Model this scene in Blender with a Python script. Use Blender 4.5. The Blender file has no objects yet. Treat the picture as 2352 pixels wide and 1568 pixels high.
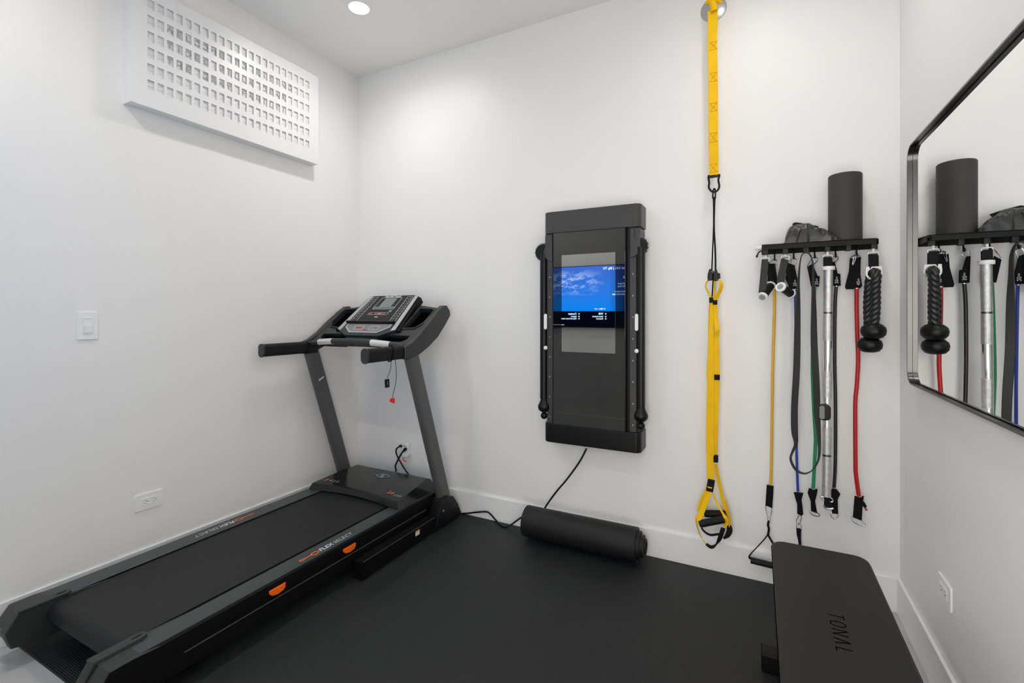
import bpy, bmesh, math, random
from mathutils import Vector, Matrix, noise
random.seed(4)
V = Vector
SC = bpy.context.scene
COL = SC.collection

# ------------------------------------------------------------------ camera
FPX, CXP, CYP, EYE = 1096.0, 1176.0, 720.5, 1.3
YAW = math.atan2(1096, 2131)
cam_d = bpy.data.cameras.new('camera')
cam_d.sensor_width = 36.0
cam_d.lens = FPX / 2352 * 36.0
cam_d.shift_y = -(784 - CYP) / 2352
cam_d.clip_start = 0.02
cam = bpy.data.objects.new('camera', cam_d)
COL.objects.link(cam)
cam.location = (0, 0, EYE)
cam.rotation_euler = (math.pi / 2, 0, YAW)
SC.camera = cam

# ------------------------------------------------------------------ world, exposure
w = bpy.data.worlds.new('world')
SC.world = w
w.use_nodes = True
# added ambient fill, let in through an unseen doorway opening around the camera
w.node_tree.nodes['Background'].inputs[0].default_value = (1.0, 0.975, 0.92, 1)
w.node_tree.nodes['Background'].inputs[1].default_value = 4.0
SC.view_settings.view_transform = 'Standard'
SC.view_settings.look = 'None'
SC.view_settings.gamma = 1
SC.view_settings.use_curve_mapping = False
SC.view_settings.exposure = 0.12
LAMP = 60.0             # glow of each lamp lens
LAMP_W = [23.0, 13.0, 32.0, 15.0]   # power of each downlight
LAMP_COL = (1.0, 0.985, 0.95)
LAMP_SPOTS = [(-2.02, 2.02), (0.0, 1.95), (-2.02, 0.42), (0.0, 0.42)]
TV_GLOW = 2.4

# room extents (metres): camera stands at x=0, y=0
XL, XR, YB, YF, ZC = -2.63, 0.552, 2.62, -0.22, 3.047

# ------------------------------------------------------------------ sight lines of the photograph
ca, sa = math.cos(YAW), math.sin(YAW)


def ray(px, py):
    u = (px - CXP) / FPX
    return V((ca * u - sa, sa * u + ca, -(py - CYP) / FPX))


def onY(px, py, y):
    d = ray(px, py)
    d *= y / d.y
    return V((d.x, y, EYE + d.z))


def onX(px, py, x):
    d = ray(px, py)
    d *= x / d.x
    return V((x, d.y, EYE + d.z))


def onZ(px, py, z):
    d = ray(px, py)
    d *= (z - EYE) / d.z
    return V((d.x, d.y, z))


# ------------------------------------------------------------------ materials
MATS = {}


def mat(name, col, rough=0.5, metal=0.0, spec=0.5, emit=None, estr=0.0, bump=None, coat=0.0, var=0.0, vscale=4.0):
    if name in MATS:
        return MATS[name]
    m = bpy.data.materials.new(name)
    m.use_nodes = True
    nt = m.node_tree
    b = nt.nodes['Principled BSDF']
    b.inputs['Base Color'].default_value = (*col, 1)
    b.inputs['Roughness'].default_value = rough
    b.inputs['Metallic'].default_value = metal
    b.inputs['Specular IOR Level'].default_value = spec
    b.inputs['Coat Weight'].default_value = coat
    b.inputs['Coat Roughness'].default_value = 0.08
    if emit:
        b.inputs['Emission Color'].default_value = (*emit, 1)
        b.inputs['Emission Strength'].default_value = estr
    tc = nt.nodes.new('ShaderNodeTexCoord')
    if var > 0:
        n = nt.nodes.new('ShaderNodeTexNoise')
        n.inputs['Scale'].default_value = vscale
        n.inputs['Detail'].default_value = 5
        nt.links.new(tc.outputs['Object'], n.inputs['Vector'])
        r = nt.nodes.new('ShaderNodeMapRange')
        r.inputs[1].default_value = 0.3
        r.inputs[2].default_value = 0.7
        r.inputs[3].default_value = 1 - var
        r.inputs[4].default_value = 1 + var
        nt.links.new(n.outputs['Fac'], r.inputs[0])
        mx = nt.nodes.new('ShaderNodeVectorMath')
        mx.operation = 'SCALE'
        mx.inputs[0].default_value = col
        nt.links.new(r.outputs[0], mx.inputs['Scale'])
        nt.links.new(mx.outputs[0], b.inputs['Base Color'])
    if bump:
        kind, scale, strength, dist = bump
        if kind == 'noise':
            t = nt.nodes.new('ShaderNodeTexNoise')
            t.inputs['Scale'].default_value = scale
            t.inputs['Detail'].default_value = 4
            out = t.outputs['Fac']
            nt.links.new(tc.outputs['Object'], t.inputs['Vector'])
        elif kind in ('ribX', 'ribY', 'ribZ'):
            t = nt.nodes.new('ShaderNodeTexWave')
            t.bands_direction = kind[-1]
            t.inputs['Scale'].default_value = scale
            t.inputs['Distortion'].default_value = 0
            out = t.outputs['Fac']
            nt.links.new(tc.outputs['Object'], t.inputs['Vector'])
        else:
            t = nt.nodes.new('ShaderNodeTexVoronoi')
            t.inputs['Scale'].default_value = scale
            out = t.outputs['Distance']
            nt.links.new(tc.outputs['Object'], t.inputs['Vector'])
        bp = nt.nodes.new('ShaderNodeBump')
        bp.inputs['Strength'].default_value = strength
        bp.inputs['Distance'].default_value = dist
        nt.links.new(out, bp.inputs['Height'])
        nt.links.new(bp.outputs[0], b.inputs['Normal'])
    MATS[name] = m
    return m


M_WALL = mat('wall_paint', (0.90, 0.895, 0.88), 0.42, spec=0.35, bump=('noise', 90, 0.05, 0.002), var=0.012, vscale=1.5)
M_CEIL = mat('ceiling_paint', (0.95, 0.945, 0.93), 0.8, spec=0.2, bump=('noise', 120, 0.05, 0.002))
M_TRIM = mat('trim_paint', (0.92, 0.92, 0.91), 0.35, spec=0.4, var=0.01)
M_FLOOR = mat('floor_vinyl', (0.52, 0.52, 0.51), 0.5, spec=0.3, var=0.10, vscale=3.5, bump=('noise', 20, 0.08, 0.004))
M_MATX = mat('rubber_mat_main', (0.01423, 0.01491, 0.01568), 0.55, spec=0.4, bump=('ribX', 66, 0.35, 0.0015), var=0.10, vscale=2.2)
M_MATY = mat('rubber_mat_ribbed', (0.01479, 0.0153, 0.01581), 0.55, spec=0.4, bump=('ribY', 45, 0.8, 0.002), var=0.1, vscale=3)
M_SIGN = mat('sign_white', (0.86, 0.86, 0.865), 0.35, spec=0.5, var=0.008)
M_SIGNIN = mat('sign_recess', (0.84, 0.84, 0.845), 0.5, var=0.01)
M_LETTER = mat('sign_letter_grey', (0.40, 0.40, 0.40), 0.5, var=0.02)
M_PLATE = mat('plate_plastic', (0.92, 0.92, 0.91), 0.3, spec=0.5, var=0.005)
M_SLOT = mat('socket_slot', (0.05, 0.05, 0.05), 0.6, var=0.02)
M_BLK = mat('black_plastic', (0.00302, 0.00302, 0.00328), 0.42, spec=0.32, bump=('noise', 400, 0.08, 0.0005), var=0.06, vscale=9)
M_TM = mat('treadmill_plastic', (0.02183, 0.02273, 0.02351), 0.42, spec=0.5, bump=('noise', 500, 0.12, 0.0005), var=0.05, vscale=6)
M_TMSIDE = mat('treadmill_side_steel', (0.0018, 0.0018, 0.002), 0.6, spec=0.2, var=0.05, vscale=6)
M_RAIL = mat('rail_plastic', (0.0468, 0.04888, 0.04992), 0.45, spec=0.5, bump=('noise', 300, 0.15, 0.0005), var=0.08, vscale=7)
M_BELT = mat('treadmill_belt', (0.01316, 0.01362, 0.01415), 0.6, spec=0.35, bump=('noise', 600, 0.3, 0.0006), var=0.08, vscale=5)
M_HOOD = mat('hood_gloss', (0.00768, 0.00816, 0.00864), 0.16, spec=0.5, var=0.05)
M_UPR = mat('upright_grey', (0.08606, 0.08606, 0.08606), 0.42, spec=0.5, var=0.03, bump=('noise', 300, 0.05, 0.0005))
M_SILV = mat('silver_plastic', (0.50, 0.50, 0.51), 0.32, metal=0.35, var=0.02)
M_CHROME = mat('chrome', (0.78, 0.78, 0.79), 0.13, metal=1.0, var=0.01)
M_STEEL = mat('brushed_steel', (0.52, 0.52, 0.52), 0.32, metal=1.0, var=0.04, bump=('noise', 60, 0.1, 0.001))
M_KNURL = mat('knurled_steel', (0.62, 0.62, 0.62), 0.38, metal=0.9, bump=('voronoi', 420, 0.7, 0.001), var=0.12, vscale=60)
M_FRAMEM = mat('mirror_frame_steel', (0.13, 0.13, 0.128), 0.3, metal=1.0, var=0.06)
M_MIRROR = mat('mirror_glass', (0.93, 0.94, 0.935), 0.0, metal=1.0)
M_ORANGE = mat('orange_rubber', (0.95, 0.14, 0.005), 0.35, var=0.03)
M_OPRINT = mat('orange_print', (0.85, 0.20, 0.05), 0.5, var=0.02)
M_WPRINT = mat('white_print', (0.70, 0.71, 0.72), 0.5, var=0.01)
M_GPRINT = mat('grey_print', (0.33, 0.34, 0.35), 0.5, var=0.01)
M_LCD = mat('lcd_grey', (0.20, 0.21, 0.21), 0.2, var=0.01)
M_YEL = mat('yellow_webbing', (0.95, 0.55, 0.001), 0.62, spec=0.25, bump=('ribZ', 260, 0.25, 0.0006), var=0.05, vscale=14)
M_YELD = mat('yellow_stitching', (0.60, 0.30, 0.004), 0.7, var=0.05)
M_BWEB = mat('black_webbing', (0.0049, 0.0049, 0.0056), 0.7, spec=0.25, bump=('ribZ', 260, 0.25, 0.0006), var=0.05)
M_FOAM = mat('black_foam', (0.00576, 0.00576, 0.00624), 0.6, spec=0.3, bump=('noise', 250, 0.2, 0.0006), var=0.05)
M_ROPE = mat('rope_nylon', (0.0112, 0.0112, 0.0126), 0.38, spec=0.6, bump=('noise', 300, 0.2, 0.0004), var=0.05)
M_SENS = mat('sensor_plate', (0.80, 0.80, 0.79), 0.30, metal=0.6, var=0.02)
M_ROLLER = mat('grey_foam_roller', (0.05265, 0.05157, 0.04968), 0.62, spec=0.3, bump=('noise', 260, 0.2, 0.0006), var=0.05)
M_MATROLL = mat('exercise_mat_foam', (0.00843, 0.00843, 0.00863), 0.55, spec=0.35, bump=('noise', 350, 0.25, 0.0006), var=0.06)
M_RACK = mat('powder_coated_steel', (0.00187, 0.00187, 0.00199), 0.45, spec=0.22, var=0.05)
M_LEATH = mat('bench_vinyl', (0.01257, 0.01257, 0.013), 0.5, spec=0.3, bump=('noise', 500, 0.15, 0.0005), var=0.04)
M_EMBOSS = mat('bench_emboss', (0.0008, 0.0008, 0.0008), 0.9, spec=0.03, var=0.03)
M_BAG = mat('bag_nylon', (0.01824, 0.01824, 0.0192), 0.34, spec=0.6, bump=('noise', 30, 0.3, 0.004), var=0.08, vscale=20)
M_TON = mat('trainer_aluminium', (0.0475, 0.04577, 0.04393), 0.42, spec=0.5, var=0.02)
M_TOND = mat('trainer_dark', (0.0036, 0.0036, 0.00385), 0.38, spec=0.35, var=0.04)
M_GLASS = mat('trainer_glass', (0.004, 0.004, 0.005), 0.015, spec=0.5, var=0.01)
M_GLASS.node_tree.nodes['Principled BSDF'].inputs['IOR'].default_value = 1.85
M_PANELLCD = mat('trainer_lcd', (0.40, 0.405, 0.395), 0.015, metal=1.0)
M_LOOP = mat('grey_latex', (0.02856, 0.02856, 0.02796), 0.5, spec=0.35, var=0.06, vscale=12)
M_TY = mat('yellow_latex', (0.80, 0.42, 0.01), 0.4, var=0.03)
M_TB = mat('blue_latex', (0.01, 0.05, 0.40), 0.4, var=0.03)
M_TG = mat('green_latex', (0.005, 0.26, 0.09), 0.4, var=0.03)
M_TR = mat('red_latex', (0.50, 0.003, 0.003), 0.4, var=0.03)
M_TK = mat('black_latex', (0.008, 0.008, 0.008), 0.4, var=0.03)
M_SLEEVE = mat('nylon_sleeve', (0.0036, 0.0036, 0.0042), 0.75, spec=0.2, var=0.05)
M_WPL = mat('white_plastic', (0.88, 0.88, 0.87), 0.35, var=0.01)
M_RED = mat('red_plastic', (0.85, 0.01, 0.01), 0.35, var=0.02)
M_LENS = mat('lamp_lens', (0.9, 0.9, 0.9), 0.4, emit=LAMP_COL, estr=LAMP)
M_YSTK = mat('yellow_sticker', (0.75, 0.5, 0.03), 0.5, var=0.02)
M_CYAN = mat('blue_print', (0.15, 0.32, 0.45), 0.5, var=0.02)
M_REDP = mat('red_print', (0.45, 0.03, 0.03), 0.5, var=0.02)
M_CONS = mat('console_lower', (0.20, 0.21, 0.215), 0.35, var=0.02)


# ------------------------------------------------------------------ object helpers
def root(name, loc, label, cat, group=None):
    o = bpy.data.objects.new(name, None)
    o.empty_display_size = 0.05
    COL.objects.link(o)
    o.location = loc
    o['label'] = label
    o['category'] = cat
    if group:
        o['group'] = group
    return o


def wloc(o):
    p = V((0, 0, 0))
    while o is not None:
        p += o.location
        o = o.parent
    return p


def build(name, bm, m, parent=None, kind=None, label=None, cat=None, group=None, angle=35, smooth=True):
    """bm holds world coordinates; parts are stored relative to their thing."""
    off = wloc(parent) if parent is not None else V((0, 0, 0))
    me = bpy.data.meshes.new(name)
    bmesh.ops.remove_doubles(bm, verts=bm.verts, dist=1e-6)
    bmesh.ops.recalc_face_normals(bm, faces=bm.faces)
    loc = V((0, 0, 0))
    if parent is None:
        xs = [v.co for v in bm.verts]
        mn = V([min(c[i] for c in xs) for i in range(3)])
        mx = V([max(c[i] for c in xs) for i in range(3)])
        loc = (mn + mx) / 2
        loc.z = mn.z
        off = loc
    for v in bm.verts:
        v.co -= off
    bm.to_mesh(me)
    bm.free()
    if smooth:
        me.polygons.foreach_set('use_smooth', [True] * len(me.polygons))
        me.set_sharp_from_angle(angle=math.radians(angle))
    ms = m if isinstance(m, (list, tuple)) else [m]
    for q in ms:
        me.materials.append(q)
    o = bpy.data.objects.new(name, me)
    COL.objects.link(o)
    if smooth:
        wn = o.modifiers.new('weighted', 'WEIGHTED_NORMAL')
        wn.keep_sharp = True
    if parent is None:
        o.location = loc
    else:
        o.parent = parent
    if kind:
        o['kind'] = kind
    if label:
        o['label'] = label
    if cat:
        o['category'] = cat
    if group:
        o['group'] = group
    return o


def NB():
    return bmesh.new()


def box(bm, lo, hi, bev=0.0, seg=2, M=None, mi=0):
    lo, hi = V(lo), V(hi)
    r = bmesh.ops.create_cube(bm, size=1)
    vs = r['verts']
    for v in vs:
        v.co = V([(lo[i] + hi[i]) / 2 + v.co[i] * (hi[i] - lo[i]) for i in range(3)])
    fs = set(f for v in vs for f in v.link_faces)
    if bev > 0:
        es = set(e for f in fs for e in f.edges)
        r2 = bmesh.ops.bevel(bm, geom=list(es), offset=bev, segments=seg, affect='EDGES', profile=0.5)
        vs = list(set(v for f in r2['faces'] for v in f.verts) | set(v for v in vs if v.is_valid))
        fs = set(f for v in vs for f in v.link_faces)
    for f in fs:
        f.material_index = mi
    if M is not None:
        for v in vs:
            v.co = M @ v.co
    return vs


def frame(p, t, up=V((0, 0, 1))):
    t = t.normalized()
    a = up.cross(t)
    if a.length < 1e-4:
        a = V((1, 0, 0)).cross(t)
    a.normalize()
    b = t.cross(a).normalized()
    return a, b


def smoothpath(pts, n=6, closed=False):
    pts = [V(p) for p in pts]
    N = len(pts)
    if N < 3:
        return pts
    out = []
    rng = N if closed else N - 1
    for i in range(rng):
        if closed:
            p0, p1, p2, p3 = pts[(i - 1) % N], pts[i], pts[(i + 1) % N], pts[(i + 2) % N]
        else:
            p0, p1, p2, p3 = pts[max(i - 1, 0)], pts[i], pts[i + 1], pts[min(i + 2, N - 1)]
        for k in range(n):
            t = k / n
            out.append(0.5 * ((2 * p1) + (-p0 + p2) * t + (2 * p0 - 5 * p1 + 4 * p2 - p3) * t * t + (-p0 + 3 * p1 - 3 * p2 + p3) * t ** 3))
    if not closed:
        out.append(pts[-1])
    return out


def tube(bm, pts, r, seg=10, closed=False, sm=0, caps=True, mi=0):
    """swept round tube; r a number or a list per point"""
    pts = [V(p) for p in pts]
    if sm:
        if isinstance(r, (list, tuple)):
            rr = smoothpath([V((q, 0, 0)) for q in r], sm, closed)
            r = [q.x for q in rr]
        pts = smoothpath(pts, sm, closed)
    N = len(pts)
    R = r if isinstance(r, (list, tuple)) else [r] * N
    rings = []
    up = None
    for i, p in enumerate(pts):
        if closed:
            t = pts[(i + 1) % N] - pts[i - 1]
        else:
            t = pts[min(i + 1, N - 1)] - pts[max(i - 1, 0)]
        t.normalize()
        if up is None:
            a, b = frame(p, t)
        else:
            a = up - t * up.dot(t)
            if a.length < 1e-5:
                a, b = frame(p, t)
            a.normalize()
            b = t.cross(a)
        up = a
        rings.append([bm.verts.new(p + (a * math.cos(2 * math.pi * k / seg) + b * math.sin(2 * math.pi * k / seg)) * R[i]) for k in range(seg)])
    n2 = N if closed else N - 1
    for i in range(n2):
        A, B = rings[i], rings[(i + 1) % N]
        if closed and i == N - 1:
            # align last ring
            best = min(range(seg), key=lambda s: (A[0].co - B[s].co).length)
            B = B[best:] + B[:best]
        for k in range(seg):
            f = bm.faces.new((A[k], A[(k + 1) % seg], B[(k + 1) % seg], B[k]))
            f.material_index = mi
    if caps and not closed:
        for rg in (rings[0], rings[-1]):
            try:
                bm.faces.new(rg).material_index = mi
            except ValueError:
                pass


def cyl(bm, a, b, r, r2=None, seg=24, mi=0):
    tube(bm, [a, b], [r, r if r2 is None else r2], seg, mi=mi)


def lathe(bm, prof, M=None, seg=32, mi=0):
    """prof: (radius, height) pairs round local z"""
    M = M or Matrix()
    rings = []
    for (r, h) in prof:
        if r < 1e-6:
            rings.append([bm.verts.new(M @ V((0, 0, h)))])
        else:
            rings.append([bm.verts.new(M @ V((r * math.cos(2 * math.pi * k / seg), r * math.sin(2 * math.pi * k / seg), h))) for k in range(seg)])
    for A, B in zip(rings[:-1], rings[1:]):
        for k in range(seg):
            k2 = (k + 1) % seg
            if len(A) == 1 and len(B) == 1:
                continue
            if len(A) == 1:
                f = bm.faces.new((A[0], B[k], B[k2]))
            elif len(B) == 1:
                f = bm.faces.new((A[k], A[k2], B[0]))
            else:
                f = bm.faces.new((A[k], A[k2], B[k2], B[k]))
            f.material_index = mi


def basis(o, x, y, z):
    x, y, z = V(x).normalized(), V(y).normalized(), V(z).normalized()
    m = Matrix((x, y, z)).transposed().to_4x4()
    m.translation = V(o)
    return m


def ell(c, rx, ry, rz):
    return Matrix.Translation(V(c)) @ Matrix.Diagonal((rx, ry, rz, 1))


def ball(bm, c, rx, ry=None, rz=None, seg=24, mi=0):
    ry = ry or rx
    rz = rz or rx
    prof = [(math.sin(math.pi * i / 14), -math.cos(math.pi * i / 14)) for i in range(15)]
    lathe(bm, prof, ell(c, rx, ry, rz), seg, mi)


def prism(bm, poly, M, depth, bev=0.0, mi=0, seg=2):
    """polygon (x,y) in M's plane, extruded to z=depth"""
    A = [bm.verts.new(V((p[0], p[1], 0))) for p in poly]
    f = bm.faces.new(A)
    r = bmesh.ops.extrude_face_region(bm, geom=[f])
    vs = [e for e in r['geom'] if isinstance(e, bmesh.types.BMVert)]
    for v in vs:
        v.co.z += depth
    al = A + vs
    fs = set(g for v in al for g in v.link_faces)
    if bev > 0:
        es = set(e for g in fs for e in g.edges if len(e.link_faces) == 2 and e.calc_face_angle(0) > 0.6)
        r2 = bmesh.ops.bevel(bm, geom=list(es), offset=bev, segments=seg, affect='EDGES', profile=0.5)
        al = list(set(v for v in al if v.is_valid) | set(v for g in r2['faces'] for v in g.verts))
        fs = set(g for v in al for g in v.link_faces)
    for g in fs:
        g.material_index = mi
    for v in al:
        v.co = M @ v.co


def addmesh(bm, me, M, mi=0):
    n0 = len(bm.faces)
    bm.verts.ensure_lookup_table()
    nv = len(bm.verts)
    bm.from_mesh(me)
    bm.verts.ensure_lookup_table()
    bm.faces.ensure_lookup_table()
    for v in bm.verts[nv:]:
        v.co = M @ v.co
    for f in bm.faces[n0:]:
        f.material_index = mi
    bpy.data.meshes.remove(me)


def curve_mesh(cu):
    ob = bpy.data.objects.new('tmp', cu)
    COL.objects.link(ob)
    dg = bpy.context.evaluated_depsgraph_get()
    dg.update()
    me = bpy.data.meshes.new_from_object(ob.evaluated_get(dg))
    bpy.data.objects.remove(ob)
    bpy.data.curves.remove(cu)
    return me


def plate(bm, outer, holes, thick, M, bev=0.0, mi=0):
    """flat plate with holes, outline in M's xy plane, thickness centred on z=0"""
    cu = bpy.data.curves.new('c', 'CURVE')
    cu.dimensions = '2D'
    cu.fill_mode = 'BOTH'
    for poly in [outer] + list(holes):
        s = cu.splines.new('POLY')
        s.points.add(len(poly) - 1)
        for i, p in enumerate(poly):
            s.points[i].co = (p[0], p[1], 0, 1)
        s.use_cyclic_u = True
    cu.extrude = thick / 2 - bev
    cu.bevel_depth = bev
    cu.bevel_resolution = 1
    cu.offset = -bev
    addmesh(bm, curve_mesh(cu), M, mi)


def text(bm, s, size, M, thick=0.0004, mi=0, align='CENTER', shear=0.0, space=1.0, bold=0.0):
    cu = bpy.data.curves.new('t', 'FONT')
    cu.body = s
    cu.size = size
    cu.align_x = align
    cu.align_y = 'CENTER'
    cu.shear = shear
    cu.space_character = space
    cu.offset = bold
    cu.extrude = thick
    cu.resolution_u = 3
    addmesh(bm, curve_mesh(cu), M, mi)


def ribbon(bm, pts, wid, wdir, th=0.0022, sm=6, closed=False, mi=0):
    """flat strap: path, width (number/list), width direction (vector/list of vectors)"""
    N = len(pts)
    W = list(wid) if isinstance(wid, (list, tuple)) else [wid] * N
    D = [V(d) for d in wdir] if isinstance(wdir, list) else [V(wdir)] * N
    if sm and N > 2:
        pts = smoothpath(pts, sm, closed)
        W = [q.x for q in smoothpath([V((q, 0, 0)) for q in W], sm, closed)]
        D = smoothpath(D, sm, closed)
    pts = [V(p) for p in pts]
    N = len(pts)
    rings = []
    for i, p in enumerate(pts):
        if closed:
            t = pts[(i + 1) % N] - pts[i - 1]
        else:
            t = pts[min(i + 1, N - 1)] - pts[max(i - 1, 0)]
        t.normalize()
        a = D[i] - t * D[i].dot(t)
        a.normalize()
        n = t.cross(a)
        h = W[i] / 2
        e = min(th * 0.4, h * 0.3)
        rings.append([bm.verts.new(p + a * x + n * z) for x, z in ((-h, -th / 2 + e), (-h + e, -th / 2), (h - e, -th / 2), (h, -th / 2 + e), (h, th / 2 - e), (h - e, th / 2), (-h + e, th / 2), (-h, th / 2 - e))])
    for i in range(N if closed else N - 1):
        A, B = rings[i], rings[(i + 1) % N]
        for k in range(8):
            bm.faces.new((A[k], A[(k + 1) % 8], B[(k + 1) % 8], B[k])).material_index = mi
    if not closed:
        bm.faces.new(rings[0]).material_index = mi
        bm.faces.new(rings[-1]).material_index = mi


def rrect(w, h, r, n=5, cx=0, cy=0):
    out = []
    for sx, sy, a0 in ((1, 1, 0), (-1, 1, 90), (-1, -1, 180), (1, -1, 270)):
        for k in range(n + 1):
            a = math.radians(a0 + 90 * k / n)
            out.append((cx + sx * (w / 2 - r) + r * math.cos(a), cy + sy * (h / 2 - r) + r * math.sin(a)))
    return out


def XYZ(o=(0, 0, 0)):
    return Matrix.Translation(V(o))


WB = lambda o: basis(o, (1, 0, 0), (0, 0, 1), (0, -1, 0))      # lies on the back wall, facing the room
WL = lambda o: basis(o, (0, 1, 0), (0, 0, 1), (1, 0, 0))       # on the left wall
WR = lambda o: basis(o, (0, -1, 0), (0, 0, 1), (-1, 0, 0))     # on the right wall
WF = lambda o: basis(o, (-1, 0, 0), (0, 0, 1), (0, 1, 0))      # on the wall behind the camera

# ================================================================== SETTING
T = 0.1


def struct(name, lo, hi, m, bev=0):
    b = NB()
    box(b, lo, hi, bev)
    return build(name, b, m, kind='structure')


struct('floor', (XL - T, YF - T, -T), (XR + T, YB + T, 0), M_FLOOR)
struct('ceiling', (XL - T, YF - T, ZC), (XR + T, YB + T, ZC + T), M_CEIL)
struct('wall_left', (XL - T, YF, 0), (XL, YB, ZC), M_WALL)
struct('wall_right', (XR, YF, 0), (XR + T, YB, ZC), M_WALL)
struct('wall_back', (XL - T, YB, 0), (XR + T, YB + T, ZC), M_WALL)
DX0, DX1, DZ = -0.62, 0.36, 2.1  # unseen doorway, added so the world fill reaches the room
b = NB()
prism(b, [(XL - T, 0), (DX0, 0), (DX0, DZ), (DX1, DZ), (DX1, 0), (XR + T, 0), (XR + T, ZC), (XL - T, ZC)], basis((0, YF, 0), (1, 0, 0), (0, 0, 1), (0, -1, 0)), T)
build('wall_front', b, M_WALL, kind='structure', smooth=False)
b = NB()
prism(b, [(DX0 - 0.07, 0), (DX0, 0), (DX0, DZ), (DX1, DZ), (DX1, 0), (DX1 + 0.07, 0), (DX1 + 0.07, DZ + 0.07), (DX0 - 0.07, DZ + 0.07)], basis((0, YF + 0.012, 0), (1, 0, 0), (0, 0, 1), (0, -1, 0)), 0.012, 0.002)
build('trim_1', b, M_TRIM, kind='structure')  # casing round the added doorway
BH, BT = 0.150, 0.014
struct('baseboard_left', (XL, YF + BT, 0), (XL + BT, YB - BT, 0.173), M_TRIM, 0.004)
struct('baseboard_right', (XR - BT, YF + BT, 0), (XR, YB - BT, 0.156), M_TRIM, 0.004)
struct('baseboard_back', (XL, YB - BT, 0), (XR, YB, BH), M_TRIM, 0.004)
struct('baseboard_front', (XL, YF, 0), (DX0 - 0.071, YF + BT, BH), M_TRIM, 0.004)

# ------------------------------------------------------------------ ceiling lamps
LAMP_LABELS = ['round recessed ceiling downlight shining above the treadmill near the far left corner',
               'round recessed ceiling downlight above the shelf of bands, out of the photo above',
               'round recessed ceiling downlight on the left side nearer the camera',
               'round recessed ceiling downlight on the right side nearest the camera']
for (x, y), lab, pw_ in zip(LAMP_SPOTS, LAMP_LABELS, LAMP_W):
    r = root('ceiling_light', (x, y, ZC), lab, 'light', 'recessed ceiling downlights')
    b = NB()
    lathe(b, [(0.056, -0.0005), (0.056, -0.006), (0.072, -0.005), (0.075, -0.0005), (0.056, -0.0005)], XYZ((x, y, ZC)), 40)
    build('trim_ring', b, M_PLATE, r)
    b = NB()
    lathe(b, [(0, -0.003), (0.0555, -0.003), (0.0555, -0.0012), (0, -0.0012)], XYZ((x, y, ZC)), 40)
    build('lens', b, M_LENS, r)
    ld = bpy.data.lights.new('lamp', 'SPOT')
    ld.energy = pw_
    ld.color = LAMP_COL
    ld.spot_size = math.radians(165)
    ld.spot_blend = 1.0
    ld.shadow_soft_size = 0.055
    lo_ = bpy.data.objects.new('lamp', ld)
    COL.objects.link(lo_)
    lo_.parent = r
    lo_.location = (0, 0, -0.012)

# ------------------------------------------------------------------ floor mats
b = NB()
box(b, (-1.848, 0.05, 0.0005), (0.43, YB - BT - 0.002, 0.007), 0.001)
build('rubber_floor_mat', b, M_MATX, label='large black ribbed rubber mat covering the floor from treadmill to bench', cat='floor mat')
b = NB()
box(b, (-2.60, 0.775, 0.0005), (-1.85, YB - BT - 0.002, 0.007), 0.001)
build('treadmill_mat', b, M_MATY, label='black ribbed rubber mat lying under the treadmill', cat='floor mat')

# ================================================================== LETTER SIGN on the left wall
SY0, SY1, SZ0, SZ1, SX = 1.149, 2.202, 2.278, 2.85, -2.56
sr = root('letter_sign', (XL, (SY0 + SY1) / 2, SZ0), 'large white wall box with a grid of square windows spelling a welcome message', 'sign')
cy, cz = (SY0 + SY1) / 2, (SZ0 + SZ1) / 2
W_, H_ = SY1 - SY0, SZ1 - SZ0
NC, NR = 22, 6
# window grid on the face, measured along the wall and in height
gy0 = onX(347, 30, SX).y
gy1 = onX(706, 200, SX).y
gz1 = onX(345, 100, SX).z
px0, pz0 = gy0, 0
colp = (gy1 - gy0) / (NC - 1)
z_r0 = onX(706, 194, SX).z
z_r5 = onX(706, 331, SX).z
rowp = (z_r0 - z_r5) / (NR - 1)
cw, ch = colp * 0.68, rowp * 0.60
holes, cells = [], []
for rr in range(NR):
    for c in range(NC):
        u = gy0 + c * colp - cy
        v = z_r0 - rr * rowp - cz
        holes.append([(u - cw / 2, v - ch / 2), (u + cw / 2, v - ch / 2), (u + cw / 2, v + ch / 2), (u - cw / 2, v + ch / 2)])
        cells.append((rr, c, u, v))
b = NB()
plate(b, [(-W_ / 2, -H_ / 2), (W_ / 2, -H_ / 2), (W_ / 2, H_ / 2), (-W_ / 2, H_ / 2)], holes, 0.005, WL((SX - 0.0025, cy, cz)))
build('face_panel', b, M_SIGN, sr)
b = NB()
t = 0.012
for lo, hi in (((XL, SY0, SZ0), (SX - 0.005, SY1, SZ0 + t)), ((XL, SY0, SZ1 - t), (SX - 0.005, SY1, SZ1)),
               ((XL, SY0, SZ0 + t), (SX - 0.005, SY0 + t, SZ1 - t)), ((XL, SY1 - t, SZ0 + t), (SX - 0.005, SY1, SZ1 - t))):
    box(b, lo, hi)
build('box_frame', b, M_SIGN, sr)
b = NB()
box(b, (SX - 0.016, SY0 + t, SZ0 + t), (SX - 0.0085, SY1 - t, SZ1 - t))
build('backing_board', b, M_SIGNIN, sr)
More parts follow.
